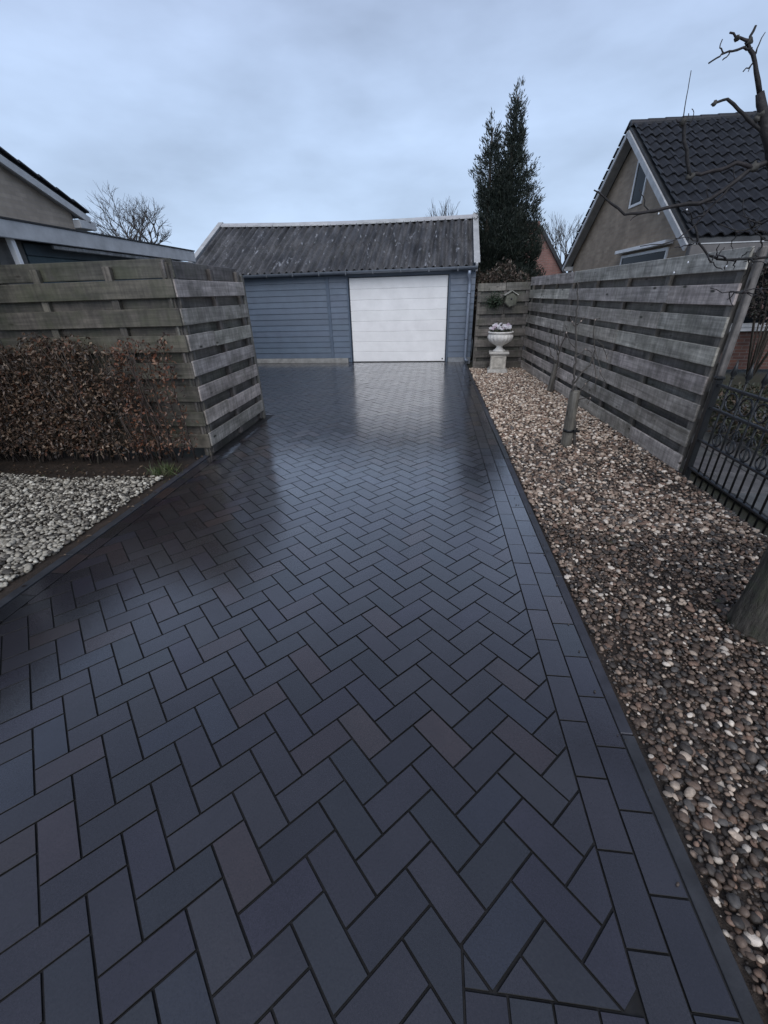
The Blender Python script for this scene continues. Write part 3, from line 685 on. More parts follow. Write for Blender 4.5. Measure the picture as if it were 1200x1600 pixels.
# ------------------------------------------------------------------ saplings with stakes
def curve(P, r0, r1, mb, col, n=5, wob=.004):
    P = [np.array(p, float) for p in P]; out = []
    for a, b_ in zip(P[:-1], P[1:]):
        m_ = max(2, int(np.linalg.norm(b_-a)/.035))
        for k in range(m_): out.append(a+(b_-a)*k/m_+rng.normal(0, wob, 3)*(1 if out else 0))
    out.append(P[-1]); R_ = np.linspace(r0, r1, len(out)); mb.tube(out, list(R_*(1+rng.normal(0, .06, len(out)))), n, col)
def pxs(L, Y): return [atY(x, y, Y+d) for (x, y, d) in [(*q, 0) if len(q) == 2 else q for q in L]]
BC = (.075, .066, .058)
def sapling(base, label, stakepx, Y, br, sr, w0):
    t = thing('young_fruit_tree', (0, 0, 0), label, 'tree', 'staked young fruit trees')
    mb = MB()
    for L, a, b_ in br: curve(pxs(L, Y), a, b_, mb, jit(BC, .2))
    mb.build('branches', BARK, t)
    n = 16; pts = np.concatenate([np.array(pxs(L[-2:], Y)) for L, a, b_ in br]); m_ = MB()
    for p in pts[::2]:
        m_.lathe([(.001, -.009), (.007, -.003), (.008, .003), (.002, .010)], 6, p, (.30, .25, .22))
    m_.build('buds', BARK, t)
    return t
sapling(0, 'bare young tree tied to a short thick stake in the gravel', None, 4.4, [
    ([(897, 700), (898, 660), (895, 610), (899, 565), (900, 530), (899, 500), (903, 470), (902, 440)], .017, .005),
    ([(897, 640), (905, 615), (915, 600), (925, 590, -.05)], .008, .004), ([(896, 600), (907, 585), (922, 570, .1), (930, 545, .1), (926, 520, .1), (930, 500, .1), (938, 497, .12)], .008, .003),
    ([(899, 628), (912, 622, -.06), (922, 622, -.1), (918, 632, -.12)], .006, .003), ([(926, 560, .1), (932, 590, .05), (930, 612, .05)], .006, .003),
    ([(899, 560), (905, 553), (915, 546), (925, 552)], .006, .003), ([(900, 545), (890, 535), (885, 520), (875, 525)], .005, .003),
    ([(900, 512), (894, 503), (891, 496)], .005, .003), ([(901, 508), (908, 502), (912, 495)], .005, .003), ([(930, 530, .1), (942, 540, .1), (948, 560, .1), (950, 552, .1)], .004, .002), ([(930, 545, .1), (938, 580, 0), (948, 600)], .004, .002)], 0, 0)
sapling(0, 'bare young tree close to the right fence behind the thicker staked one', None, 7.15, [
    ([(863, 613), (866, 590), (871, 565), (874, 545), (872, 530), (876, 515)], .022, .007), ([(872, 555), (868, 540), (866, 520)], .009, .004), ([(874, 548), (880, 532), (886, 520), (884, 508)], .009, .004), ([(870, 570), (860, 552), (856, 535)], .008, .004), ([(866, 585), (878, 570), (890, 560)], .006, .003)], 0, 0)
st = thing('tree_stake', (1.455, 4.42, 0), 'short thick wooden stake beside the front young tree', 'stake', 'tree stakes')
mb = MB(); mb.lathe([(.054, -.06), (.056, .05), (.052, .3), (.050, .565), (.044, .58)], 14, (0, 0, 0), (.135, .125, .105)); o = mb.build('post', WOODZ, st); o.rotation_euler = (0, R(-1), 0)
mb = MB(); mb.lathe([(.058, .155), (.058, .185)], 16, (0, 0, 0), (1, 1, 1)); mb.box((.04, -.05, .158), (.10, -.044, .183)); mb.box((.04, .03, .158), (.10, .036, .183)); mb.build('tie_band', IRON, st)
st = thing('tree_stake', (1.935, 7.17, 0), 'short wooden stake beside the rear young tree', 'stake', 'tree stakes')
mb = MB(); mb.lathe([(.040, -.06), (.042, .05), (.040, .42), (.034, .44)], 12, (0, 0, 0), (.11, .10, .085)); o = mb.build('post', WOODZ, st); o.rotation_euler = (0, R(5), 0)

# ------------------------------------------------------------------ old fruit tree at right
ft = thing('fruit_tree', (1.60, 1.68, 0), 'old pruned fruit tree with bare knobbly branches at the right edge', 'tree')
def loc(P, o=(1.60, 1.68, 0)): return [np.array(p)-np.array(o) for p in P]
mb = MB(); prof_p = [(0, 0, -.08), (.0, 0, .03), (.005, .01, .15), (.02, .02, .4), (.05, .05, .75), (.09, .10, 1.05), (.12, .2, 1.35), (.10, .28, 1.6)]
NR, NS = 60, 30; zs = np.linspace(-.08, 1.6, NR); pc = np.array(prof_p); V = []
for z in zs:
    cx_, cy_ = np.interp(z, pc[:, 2], pc[:, 0]), np.interp(z, pc[:, 2], pc[:, 1]); r_ = np.interp(z, [-.08, .03, .15, .4, 1.05, 1.6], [.104, .096, .090, .086, .078, .055])
    for k in range(NS):
        a = 2*math.pi*k/NS; f_ = 1+.055*math.sin(a*9+2.2*math.sin(z*5.0))+.05*math.sin(a*3+z*4)+.04*math.sin(a*15+z*21)+random.gauss(0, .016)
        f_ += .16*max(0, math.cos(a*2.5+.6))**3*max(0, 1-z/.16)
        V.append((cx_+r_*f_*math.cos(a), cy_+r_*f_*math.sin(a), z))
F = [(i*NS+k, i*NS+(k+1) % NS, (i+1)*NS+(k+1) % NS, (i+1)*NS+k) for i in range(NR-1) for k in range(NS)]; mb.add(V, F, (1, 1, 1), True)
mb.build('trunk', TRUNK, ft)
DB = (.019, .017, .018)
def branch(L, r0, r1, wob=.0035, Y=2.15, n=7):
    mb = MB(); P_ = loc(pxs(L, Y))
    if L[0][0] >= 1220: P_ = [np.array(prof_p[-1]) if L[0][1] > 300 else loc(pxs([(1210, 250)], Y))[0]]+P_[(1 if L[0][1] < 300 else 0):]     # rooted on the main limb
    curve(P_, r0*.40, r1*.40, mb, jit(DB, .25), n, wob*.6)
    return mb.build('branch', BARK, ft)
mb = MB(); curve([prof_p[-1]]+loc(pxs([(1225, 330), (1212, 260), (1200, 215), (1192, 175), (1187, 145)], 2.15)), .06, .012, mb, DB, 9, .002); mb.build('branch', BARK, ft)
branch([(1187, 145), (1183, 110), (1176, 85), (1170, 68), (1174, 55), (1181, 40)], .021, .009)
branch([(1174, 64), (1162, 62), (1150, 56), (1140, 51)], .013, .007); branch([(1175, 76), (1160, 76), (1145, 80), (1130, 84), (1118, 91), (1107, 99)], .010, .006)
branch([(1131, 83), (1127, 78), (1126, 70), (1129, 61)], .006, .004); branch([(1140, 82), (1134, 89), (1129, 94)], .006, .005); branch([(1181, 84), (1186, 70), (1196, 50)], .007, .003)
branch([(1180, 85), (1176, 98), (1170, 107), (1161, 112)], .007, .005); branch([(1173, 104), (1169, 112)], .004, .003)
branch([(1225, 235, .1), (1200, 252), (1175, 262), (1140, 290), (1110, 312), (1075, 320), (1050, 322), (1025, 330), (1000, 333), (975, 335), (955, 318), (942, 307), (928, 297)], .028, .007)
branch([(1015, 330), (1008, 320), (1005, 308), (999, 295)], .006, .004); branch([(1000, 333), (990, 340), (985, 345)], .004, .003)
branch([(1175, 262), (1150, 255), (1125, 265), (1095, 272), (1078, 275)], .020, .015, .004); branch([(1078, 276), (1074, 250), (1070, 220), (1068, 195), (1067, 186)], .018, .017, .003)
branch([(1067, 190), (1070, 165), (1075, 140), (1080, 110)], .005, .003, .001); branch([(1069, 190), (1074, 183), (1076, 177)], .008, .004); branch([(1068, 195), (1059, 190), (1056, 186)], .007, .004)
branch([(1076, 200), (1081, 187), (1084, 175), (1081, 170)], .004, .003)
branch([(1225, 230, .1), (1195, 212), (1170, 188), (1155, 172), (1135, 156), (1120, 160), (1116, 165)], .018, .010)
branch([(1140, 292), (1120, 315), (1100, 335), (1085, 352), (1070, 366), (1050, 378), (1000, 385)], .010, .004); branch([(1085, 352), (1092, 378), (1105, 398), (1120, 405), (1150, 406), (1200, 402)], .010, .012)
branch([(1225, 340), (1200, 345), (1175, 356), (1150, 362), (1125, 350)], .013, .005); branch([(1120, 405), (1126, 392), (1132, 386)], .006, .004); branch([(1225, 452), (1190, 450), (1160, 455), (1130, 456), (1110, 450)], .010, .004)
branch([(1225, 380), (1195, 374), (1180, 360), (1170, 352)], .010, .005); branch([(1175, 356), (1160, 330), (1162, 310)], .005, .003); branch([(1150, 285), (1146, 262), (1148, 250)], .005, .003); branch([(1110, 313), (1104, 300), (1108, 290)], .005, .003)
for (x, y, r_) in ((1190, 180, .016), (1183, 186, .012), (1170, 66, .010), (1152, 60, .008), (1068, 190, .013), (1078, 276, .014), (1116, 162, .008), (1178, 262, .015)):
    mb = MB(); p = loc([atY(x, y, 2.15)])[0]; V, F = ICO2; mb.add((V*(1+rng.normal(0, .22, (len(V), 1))))*r_+p, [tuple(f) for f in F], (.045, .043, .038), True); mb.build('knot', BARK, ft)
rb = random.Random(5)
roots = [(1092, 378), (1105, 398), (1120, 405), (1135, 406), (1150, 406), (1170, 404), (1190, 403), (1175, 356), (1150, 362), (1190, 350), (1160, 455), (1190, 450), (1140, 456), (1180, 360), (1190, 370), (1100, 335), (1120, 315), (1085, 352)]
for i in range(34):
    x, y = roots[i % len(roots)]; L_ = [(x, y, 0)]; a_ = rb.uniform(0, 6.28)
    for k in range(rb.choice((2, 3, 4))):
        a_ += rb.gauss(0, .45); L_.append((L_[-1][0]+10*math.cos(a_), L_[-1][1]+8*math.sin(a_), L_[-1][2]+rb.gauss(0, .04)))
    branch(L_, rb.uniform(.006, .010), .003)
DROP = make_glass('water_drop', (.75, .78, .82), .08)
for (x, y, d) in ((1053, 423, 0), (1075, 407, 0), (1135, 413, 0), (1029, 331, 0), (1073, 325, 0)):
    mb = MB(); p = loc([atY(x, y+3, 2.15)])[0]; mb.lathe([(.0005, -.004), (.003, -.002), (.0035, .001), (.0005, .005)], 8, p); mb.build('water_drop', DROP, ft)

# ------------------------------------------------------------------ wrought iron fence
irf = thing('iron_fence', (2.255, 0, 0), 'low black wrought iron fence with spear tips and rings at right', 'fence')
mb = MB(); mb.box((-.025, 3.59, -.07), (.025, 3.64, .83), (1, 1, 1), .006); mb.box((-.031, 3.584, .83), (.031, 3.646, .85), (1.2, 1.2, 1.2), .005); mb.build('post', IRON, irf)
for z in (.79, .61, .34, .09):
    mb = MB(); mb.box((-.014, 1.2, z-.009), (.014, 3.59, z+.009), (1.6, 1.6, 1.7), .003); mb.build('rail', IRON, irf)
y = 3.47; i = 0
while y > 1.2:
    full = i % 2 == 0
    mb = MB(); mb.tube([(0, y, -.02), (0, y, .90 if full else .61)], .0075, 8); br_ = mb.build('bar', IRON, irf)
    if full:
        mb = MB(); mb.lathe([(.007, .90), (.013, .905), (.007, .912), (.023, .940), (.012, .985), (.001, 1.04)], 8, (0, y, -.045)); mb.build('spear_tip', IRON, br_)
        for zc, rr in ((.70, .062), (.40, .046)):
            mb = MB(); P = [(0, y-.083+rr*math.cos(a), zc+rr*math.sin(a)) for a in np.linspace(0, 2*math.pi, 21)]; mb.tube(P, .0065, 6, (1.8, 1.8, 2.0)); mb.build('ring', IRON, irf)
        for s_ in (-1, 1):
            mb = MB(); P = [(0, y-.083+s_*(.012+.05*(1-t*.75)*math.cos(t*7)*.8), .49+.045*(1-t*.7)*math.sin(t*7)) for t in np.linspace(0, 1, 16)]; mb.tube(P, .005, 6, (1.4, 1.4, 1.5)); mb.build('scroll', IRON, irf)
    y -= .083; i += 1

# ------------------------------------------------------------------ neighbour's garden behind the iron fence
pv = sheet('neighbour_terrace', [(2.45, -1), (4.4, -1), (4.4, 9), (2.45, 9)], -.03, JOINT)
for i in range(5):
    for j in range(18):
        x0 = 2.45+i*.39; y0 = 1.2+j*.42; mb = MB(); mb.box((x0+.004, y0+.004, -.05), (x0+.386, y0+.416, -.005+random.gauss(0, .002)), jit((.36, .36, .38), .18), .005); mb.build('slab', CONC, pv)
def bush(name, c, r, n, label, cat, pal, wts, sz, mat=NEEDLE, flat=1.0, stems=True):
    t = thing(name, (c[0], c[1], 0), label, cat); d = rdir(n); rad = rng.uniform(.55, 1.0, n)**.6
    lump = 1+.16*np.sin(d[:, 0]*5+1)*np.sin(d[:, 2]*6+2)+.10*np.sin(d[:, 1]*9)
    P = d*rad[:, None]*lump[:, None]*np.array(r)+np.array([0, 0, c[2]])
    P = P[P[:, 2] > 0]; n = len(P)
    V, F, C = leaves(P, rdir(n)+d[:n]*.3+np.array([0, -.2, .2]), rdir(n), rng.uniform(.7, 1.3, n)*sz, rng.uniform(.4, .7, n)*sz, palette(pal, wts, n)); np_mesh('foliage', V, F, C, mat, t)
    if stems:
        mb = MB()
        for i in range(14):
            a = random.uniform(0, 6.28); q = random.uniform(.2, .8)
            mb.tube([(0.05*math.cos(a), .05*math.sin(a), -.05), (r[0]*q*.5*math.cos(a), r[1]*q*.5*math.sin(a), c[2]*.7), (r[0]*q*math.cos(a), r[1]*q*math.sin(a), c[2]+r[2]*.5)], [.014, .010, .004], 5, (.06, .05, .04))
        mb.build('stems', BARK, t)
    return t
bush('dark_shrub', (6.0, 8.78, 1.38), (.95, .26, .50), 3600, 'dark leafy shrub with pinkish leaves before the neighbour window', 'shrub', [(.035, .032, .03), (.05, .04, .036), (.16, .10, .09), (.03, .035, .025)], [4, 3, 1, 3], .06)
bush('low_hedge', (3.7, 4.6, .26), (.75, .9, .30), 5200, 'low green brown hedge just behind the iron fence', 'hedge', [(.055, .065, .035), (.08, .07, .045), (.12, .085, .06), (.04, .045, .028)], [3, 2, 1, 3], .05)

# ------------------------------------------------------------------ neighbour house on the right
HX, HY0, HY1, HYR, HZE, HZR = 4.5, 9.16, 16.2, 12.75, 2.30, 4.60
nh = thing('tan_brick_house', (HX, HY0, 0), 'tan brick house with white barge boards and dark tiled roof behind right fence', 'house')
w_ = HY1-HY0; yr = HYR-HY0
mb = MB(); mb.prism([(0, 0, 0), (0, w_, 0), (0, w_, HZE), (0, yr, HZR-.05), (0, 0, HZE)], (.25, 0, 0)); mb.build('gable_wall', TANBRICK, nh)
mb = MB()
for lo, hi in (((.25, .0, 0), (9, .25, .74)), ((.25, 0, .74), (.80, .25, HZE)), ((.80, 0, 2.2), (9, .25, HZE)), ((4.6, 0, .74), (9, .25, 2.2))): mb.box(lo, hi)
mb.build('front_wall', REDBRICK, nh)
# window in the front wall
mb = MB(); mb.box((.80, .10, .74), (4.6, .16, 2.2)); 
wn = MB()
for lo, hi in (((.80, .05, .76), (.87, .13, 2.2)), ((4.53, .05, .76), (4.6, .13, 2.2)), ((.87, .05, 2.13), (4.53, .13, 2.2)), ((.87, .05, .76), (4.53, .13, .83)), ((.87, .06, 1.80), (4.53, .12, 1.86)), ((1.95, .06, .83), (2.01, .12, 1.80)), ((3.2, .06, .83), (3.26, .12, 1.80)), ((1.95, .06, 1.86), (2.01, .12, 2.13))): wn.box(lo, hi, (1, 1, 1), .004)
win = wn.build('window', WHITE, nh)
for a, b_ in ((.87, 1.95), (2.01, 3.2), (3.26, 4.53)):
    mb = MB(); mb.box((a, .085, .83), (b_, .095, 1.80)); mb.build('pane', GLASS, win)
mb = MB(); mb.box((.87, .085, 1.86), (1.95, .095, 2.13)); mb.box((2.01, .085, 1.86), (4.53, .095, 2.13)); mb.build('pane', make_plain('sky_reflection_pane', (.42, .55, .55), .25, .1, 3, 0), win)  # pale turquoise base colour stands in for sky reflected in the top panes
mb = MB(); mb.box((.74, -.09, .70), (4.66, .06, .755), (1, 1, 1), .006); mb.build('sill', WHITE, win)
# attic window and lower window in the gable
def gwin(y0, y1, z0, z1, nm):
    mb = MB(); f = .055
    for lo, hi in (((-.03, y0, z0), (.04, y0+f, z1)), ((-.03, y1-f, z0), (.04, y1, z1)), ((-.03, y0+f, z1-f), (.04, y1-f, z1)), ((-.03, y0+f, z0), (.04, y1-f, z0+f))): mb.box(lo, hi, (1, 1, 1), .004)
    o = mb.build(nm, WHITE, nh); mb = MB(); mb.box((-.012, y0+f, z0+f), (-.004, y1-f, z1-f)); mb.build('pane', GLASS, o); return o
gwin(11.72-HY0, 12.40-HY0, 3.11, 4.0, 'attic_window')
lw = gwin(9.95-HY0, 12.2-HY0, 1.3, 2.16, 'window')
mb = MB(); mb.box((-.16, 9.83-HY0, 2.20), (-.002, 12.31-HY0, 2.27), (1.1, 1.1, 1.1), .006); mb.build('lintel', WHITE, lw)
# roof deck, barge boards, gutter
ox = -.22
sl = (HZR-HZE)/yr
mb = MB(); e0 = -.32
mb.prism([(ox, e0, HZE+e0*sl+.02), (ox, yr, HZR+.02), (ox, yr, HZR+.10), (ox, e0, HZE+e0*sl+.10)], (9.2, 0, 0)); rd = mb.build('roof', ROOFING, nh)
e1 = w_+.3; sl2 = (HZR-HZE)/(w_-yr)
mb = MB(); mb.prism([(ox, yr, HZR+.02), (ox, e1, HZE-.3*sl2+.02), (ox, e1, HZE-.3*sl2+.15), (ox, yr, HZR+.15)], (9.2, 0, 0)); mb.build('rear_roof', TILE, nh)
for (ya, za, yb, zb) in ((e0, HZE+e0*sl-.06, yr, HZR-.06), (e1, HZE-.3*sl2-.06, yr, HZR-.06)):
    mb = MB(); mb.beam((ox-.02, ya, za+.03), (ox-.02, yb, zb+.03), .035, .115, (1, 1, 1), (0, 0, 1), .004); mb.build('barge_board', CREAM, nh)
    mb = MB(); mb.beam((ox+.10, ya, za+.04), (ox+.10, yb, zb+.04), .20, .02, (.8, .8, .8)); mb.build('soffit', CREAM, nh)
mb = MB(); mb.box((ox, e0-.13, HZE+e0*sl-.16), (9.0, e0+.0, HZE+e0*sl+.0), (.26, .24, .23), .012); gt_ = mb.build('gutter', CREAM, nh)
mb = MB(); mb.box((ox, e0-.135, HZE+e0*sl+.0), (9.0, e0-.115, HZE+e0*sl+.018), (1, 1, 1), .003); mb.build('gutter_lip', CREAM, gt_)
# tiles: S-profile pans, one object each
def tile_mesh():
    mb = MB(); n = 7; w = .203; L = .40; V = []
    for s_ in (0, 1):
        for v in (0, 1):
            for i in range(n+1):
                u = i/n; h = .028*math.cos(2*math.pi*(u-.12))+.034*(1-v)+.010; V.append((u*w, v*L, h-s_*.018*(1 if v == 0 else .3)))
    q = n+1; F = []
    for i in range(n): F += [(i, i+1, q+i+1, q+i), (i, 2*q+i, 2*q+i+1, i+1)]
    F += [(0, q, 3*q, 2*q), (n, 2*q+n, 3*q+n, q+n)]
    mb.add(V, F); o = mb.build('roof_tile', TILE, rd, False); return o
tm = tile_mesh(); first = True
slope_len = math.hypot(yr-e0, HZR-HZE-e0*sl); rows = 13; dl = slope_len/rows; at_ = math.atan2(HZR-(HZE+e0*sl), yr-e0)
for j in range(rows):
    for i in range(22):
        o = tm if first else tm.copy()
        if not first: COL.objects.link(o)
        first = False; o.parent = rd
        d = j*dl
        o.location = (ox+.02+i*.20+random.gauss(0, .003), e0-.03+d*math.cos(at_), HZE+e0*sl+.115+d*math.sin(at_)+random.gauss(0, .002))
        o.rotation_euler = (at_+random.gauss(0, .008), random.gauss(0, .008), random.gauss(0, .006))
tf = MB(); tv = [tuple(v_.co) for v_ in tm.data.vertices]; tp = [tuple(p_.vertices) for p_ in tm.data.polygons]
for j in range(rows):
    for i in range(22, 44):
        d = j*dl; Mt = Matrix.Translation((ox+.02+i*.20, e0-.03+d*math.cos(at_), HZE+e0*sl+.115+d*math.sin(at_))) @ Matrix.Rotation(at_, 4, 'X')
        tf.add([Mt @ Vector(q_) for q_ in tv], tp)
tf.build('tile_field', TILE, rd, False, 'stuff')
for i in range(19):
    mb = MB(); x = ox-.02+i*.36; P = [(x+u*.385, yr+.13*math.cos(a), HZR+.10+(.085+.014*(u < .5))*math.sin(a)) for u in (0, 1) for a in np.linspace(-.3, math.pi+.3, 9)]
    F = [(k, k+1, 10+k, 9+k) for k in range(8)]+[tuple(range(9)), tuple(range(9, 18))]
    mb.add(P, F, jit((.9, .9, .9), .15)); mb.build('ridge_tile', TILE, rd)
for k in range(16):
    t_ = k/15; mb = MB(); y_ = yr+(e1-yr)*t_*.97+.05; z_ = HZR+.15-(y_-yr)*sl2; mb.beam((ox+.04, y_-.05, z_+.05*sl2), (ox+.04, y_+.17, z_-.17*sl2+.012), .16, .03, jit((.8, .8, .8), .2), (0, 0, 1), .006); mb.build('verge_tile', TILE, rd)
mb = MB(); mb.box((1.0, 15.0-HY0, 2.6), (1.7, 15.7-HY0, 4.05), (.9, .95, .9), .01); mb.box((.94, 14.95-HY0, 4.05), (1.76, 15.75-HY0, 4.12), (1, 1.05, 1), .01); mb.build('chimney', CONC, nh)
mb = MB(); mb.box((-.22, w_+.16, 2.02), (.5, w_+.36, 2.14), (1, 1, 1), .01); mb.build('gutter_end', WHITE, nh)

# ------------------------------------------------------------------ left house and carport
lh = thing('beige_house', (-7.0, 9.36, 0), 'beige brick house gable with white verge at the left edge', 'house')
LE, LS, LW = 3.0, .372, 8.0            # eave height, slope, gable width; local +y points away from the camera, gable in the plane x = 0
pk = LE+LS*LW/2
mb = MB(); mb.prism([(-.10, -.28, 0), (-.10, -.28, LE+.28*LS-.03), (-.10, -LW/2, pk-.03), (-.10, -LW+.28, LE+.28*LS-.03), (-.10, -LW+.28, 0)], (-.3, 0, 0)); mb.build('gable_wall', make_brickwall('beige_brick', (.38, .325, .265), (.31, .265, .215), (.32, .275, .24), (1, 2)), lh)
mb = MB(); mb.box((-9, -.58, 0), (-.52, -.28, LE-.15)); mb.box((-9, -LW+.28, 0), (-.52, -LW+.58, LE-.15)); mb.build('side_wall', BEIGEBRICK, lh)
for s_ in (0, 1):
    fy = (lambda y: y) if s_ == 0 else (lambda y: -LW-y)
    mb = MB(); mb.prism([(0, fy(.0), LE), (0, fy(-LW/2), pk), (0, fy(-LW/2), pk+.09), (0, fy(.0), LE+.09)], (-9, 0, 0)); rfo = mb.build('roof', TILE, lh)
    mb = MB(); mb.beam((.03, fy(.02), LE-.045), (.03, fy(-LW/2), pk-.045), .04, .12, (1, 1, 1), (0, 0, 1), .004); mb.build('verge_board', CREAM, lh)
    mb = MB(); mb.beam((-.05, fy(.0), LE-.06), (-.05, fy(-LW/2), pk-.06), .098, .02, (.7, .7, .7)); mb.build('soffit', CREAM, lh)
    for k in range(13):
        y0 = .03-k*.33; mb = MB(); mb.beam((-.01, fy(y0), LE+.105-(y0-.03)*LS-.012), (-.01, fy(y0-.35), LE+.105-(y0-.38)*LS+.012), .16, .035, jit((.8, .8, .8), .2), (0, 0, 1), .008); mb.build('verge_tile', TILE, rfo)
mb = MB(); mb.box((-9, -.30, LE-.20), (.05, .13, LE-.06), (1, 1, 1), .008); mb.build('eave_box', CREAM, lh)
mb = MB(); mb.box((-.105, -1.35, LE-.40), (-.09, -.62, LE-.33), (.3, .3, .3)); mb.build('vent_slot', DARK, lh)

cp = thing('carport', (-4.25, 8.15, 0), 'flat roofed carport with white fascia and dark teal boarding at left', 'carport')
mb = MB(); mb.box((-2.55, -6.2, 2.11), (-.05, -.02, 2.21)); mb.build('roof', ROOFING, cp)
mb = MB(); mb.box((-.05, -6.2, 2.085), (0, 0, 2.245), (1, 1, 1), .006); mb.build('fascia', CREAM, cp)
mb = MB(); mb.box((-2.55, -6.2, 2.246), (.012, .012, 2.262), (.5, .5, .5)); mb.build('roof_trim', ROOFING, cp)
mb = MB(); mb.box((-.07, -3.1, 2.035), (-.03, -.05, 2.075), (.35, .35, .35), .006); mb.build('batten', WOODX, cp)
tb = MB(); tb.box((-.30, -3.32, -.05), (-.24, -.05, 2.10)); tbo = tb.build('boarded_wall', TEAL, cp)
for i in range(17):
    mb = MB(); z0 = .02+i*.122; mb.box((-.24, -3.3, z0), (-.215, -.05, z0+.117), jit((1, 1, 1), .1), .004); mb.build('wall_board', TEAL, tbo)
mb = MB(); mb.box((-.30, -3.68, -.05), (-.20, -3.34, 2.10), (.5, .48, .46)); mb.build('grey_panel', CONC, cp)
mb = MB(); a = atX(12, 366, -4.33)-np.array((-4.25, 8.15, 0)); b_ = atX(36, 424, -4.33)-np.array((-4.25, 8.15, 0)); mb.beam(a, b_, .05, .06, (1, 1, 1), (1, 0, 0), .004); mb.build('brace', WHITE, cp)
mb = MB(); mb.box((-2.5, -5.9, -.05), (-2.4, -.1, 2.10)); mb.box((-2.4, -.2, -.05), (-.3, -.08, 2.10)); mb.build('rear_wall', DARK, cp)
for y_ in (-6.1, -5.0): mb = MB(); mb.box((-.16, y_, -.05), (-.07, y_+.09, 2.11), (.5, .5, .5), .005); mb.build('post', WOODZ, cp)

# ------------------------------------------------------------------ far red gable
fg = thing('red_brick_house', (4.05, 20.0, 0), 'distant red brick gable end between conifer and tan house', 'house')
A_ = atY(843, 347, 20)-np.array((4.05, 20, 0)); B_ = atY(886, 432, 20)-np.array((4.05, 20, 0)); k_ = (B_[2]-A_[2])/(B_[0]-A_[0])
mb = MB(); mb.prism([(-2.2, 0, 0), (B_[0]+.25, 0, 0), (B_[0]+.25, 0, B_[2]+.25*k_), (A_[0]+.12, 0, A_[2]+.12*k_), (A_[0]-.6, 0, A_[2]+.12*k_-.5)], (0, .3, 0)); mb.build('gable_wall', PINKBRICK, fg)
mb = MB(); mb.beam((A_[0]+.05, .35, A_[2]+.10*k_+.0), (B_[0]+.4, .35, B_[2]+.45*k_), .9, .12, (1, 1, 1)); mb.build('roof', TILE, fg)
mb = MB(); mb.box((A_[0]-.75, .1, A_[2]-.9), (A_[0]+.06, .7, A_[2]+.05), (1, 1, 1)); mb.build('chimney', PINKBRICK, fg)

# ------------------------------------------------------------------ conifer and shrub behind the back fence
ct = thing('conifer_tree', (1.75, 13.0, 0), 'tall dark evergreen conifer with two spires behind the back fence', 'tree')
mb = MB(); mb.tube([(0, 0, -.1), (.02, 0, 2), (.02, 0, 4), (.03, 0, 5.4)], [.16, .12, .07, .02], 8, (.06, .045, .035)); mb.tube([(-.1, 0, .6), (-.42, 0, 2.2), (-.5, 0, 4.9)], [.10, .08, .015], 8, (.06, .045, .035)); mb.build('trunk', BARK, ct)
Ps, Ds = [], []
def spire(cx0, cx1, z0, z1, rad, m):
    for i in range(m):
        t_ = 1-math.sqrt(random.random()); z = z0+(z1-z0)*t_; c0 = cx0+(cx1-cx0)*t_; r_ = rad(t_)*(1+.22*math.sin(z*5.1+cx0)+.15*math.sin(z*11))
        a = random.uniform(0, 6.283); r_ *= (1+.25*math.sin(a*3+z*2.3)); L = random.uniform(.72, 1.10)
        tip = np.array((c0+r_*L*math.cos(a), r_*L*math.sin(a), z+.05*r_)); inn = np.array((c0+r_*.35*math.cos(a), r_*.35*math.sin(a), z-.18*r_-.05))
        out = (tip-inn); k = 23
        for q in range(k):
            f_ = (q+random.random())/k; Ps.append(inn+out*f_+rng.normal(0, .035, 3)); d = out/np.linalg.norm(out)+rng.normal(0, .45, 3)+np.array((0, 0, .55)); Ds.append(d)
prof_c = lambda t_: .06+1.02*(1-t_)**.85
spire(.12, .04, .5, 5.65, lambda t_: .06+1.12*(1-t_)**1.05 if t_ > .5 else .50+.22*min(1, (.5-t_)/.3), 2300)
spire(-.22, -.50, .5, 5.15, lambda t_: .06+.85*(1-t_)**.72, 1700)
spire(-.12, -.20, .8, 4.75, lambda t_: .10+.70*(1-t_)**.6, 800)
spire(.62, .60, .5, 3.80, lambda t_: .08+.52*(1-t_)**.55, 1000)
P = np.array(Ps); n = len(P); V, F, C = leaves(P, np.array(Ds), rdir(n), rng.uniform(.055, .115, n), rng.uniform(.013, .028, n), palette([(.030, .042, .034), (.040, .052, .040), (.024, .032, .028), (.055, .060, .045)], [4, 3, 4, .7], n)); np_mesh('crown', V, F, C, NEEDLE, ct)
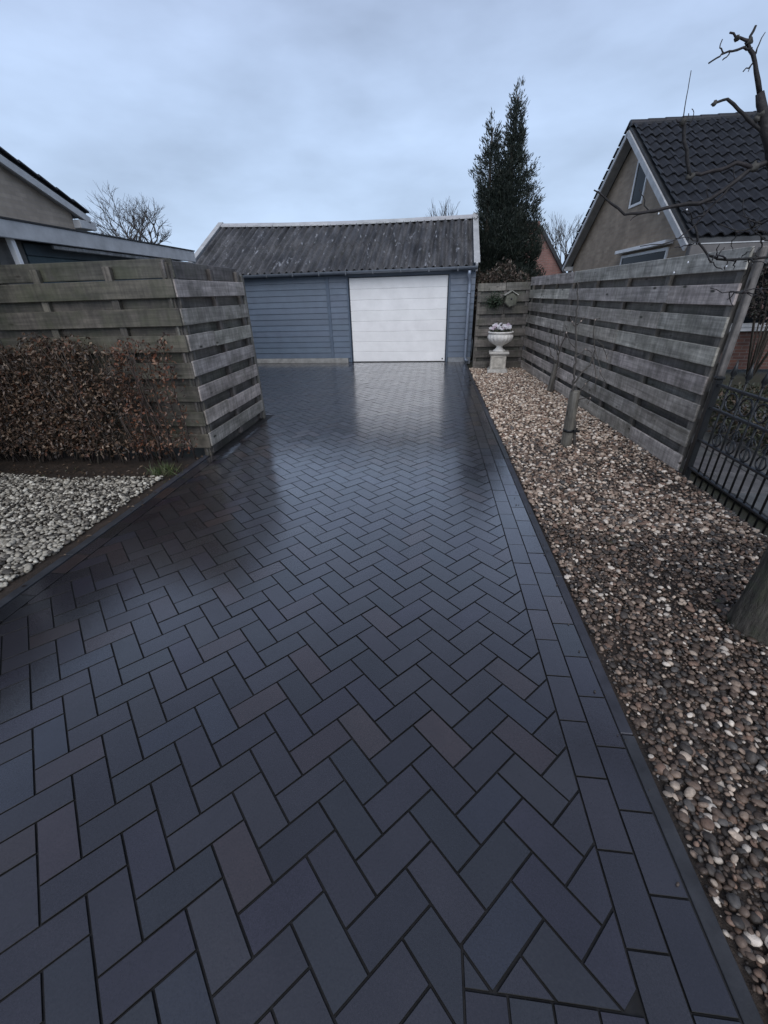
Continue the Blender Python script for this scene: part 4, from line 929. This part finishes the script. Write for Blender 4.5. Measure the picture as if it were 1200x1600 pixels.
bush('hydrangea_shrub', (1.5, 10.9, 1.45), (.62, .5, .55), 2600, 'dried brown shrub showing over the back fence under the conifer', 'shrub', [(.10, .075, .06), (.14, .11, .085), (.07, .055, .045), (.05, .05, .035)], [3, 2, 3, 2], .07, LEAF)
o = bush('brown_shrub', (.95, 11.2, 1.5), (.30, .4, .42), 900, 'small brown shrub squeezed between garage corner and conifer', 'shrub', [(.07, .06, .045), (.11, .08, .06)], [2, 1], .06, LEAF)

# ------------------------------------------------------------------ bare trees
def bare_tree(label, base, h, spread, seed, lv=6, r0=.12, col=(.07, .062, .058), grp='bare winter trees in the distance'):
    rs = random.Random(seed); t = thing('bare_tree', base, label, 'tree', grp); tr = MB(); cw = MB()
    def grow(p, d, L, r, l):
        q = p+d*L; mid = p+d*L*.5+Vector((rs.gauss(0, .04), rs.gauss(0, .04), rs.gauss(0, .02)))*L
        (tr if l > lv-2 else cw).tube([p, mid, q], [r, r*.85, r*.68], 5 if l > 2 else 3, col)
        if l == 0: return
        for k in range(rs.choice((2, 3, 3)) if l > 1 else 3):
            ax = Vector((rs.gauss(0, 1), rs.gauss(0, 1), rs.gauss(0, .5))); nd_ = (d+ax*spread*.42+Vector((0, 0, .18))).normalized()
            st_ = p.lerp(q, rs.uniform(.6, 1.0)); grow(st_, nd_, L*rs.uniform(.66, .88), r*.62, l-1)
    grow(Vector((0, 0, -.1)), Vector((0, 0, 1)), h*.26, r0, lv)
    tr.build('trunk', BARK, t); cw.build('crown', BARK, t, False)
    return t
c_ = atY(225, 390, 25); bare_tree('leafless spreading tree beyond the carport roof', (c_[0], 25, 0), 8.6, 1.45, 3, 7, .17)
c_ = atY(175, 390, 27); bare_tree('smaller leafless tree beside the beige house eave', (c_[0], 27, 0), 7.4, 1.3, 11, 6, .11)
c_ = atY(883, 400, 30); bare_tree('bare tree in the gap between red gable and tan house', (c_[0], 30, 0), 6.2, .9, 5, 6, .12)
c_ = atY(712, 335, 26); bare_tree('bare treetop peeking over the garage ridge', (c_[0], 26, 0), 7.2, .6, 21, 6, .10)
bpy.context.view_layer.update()
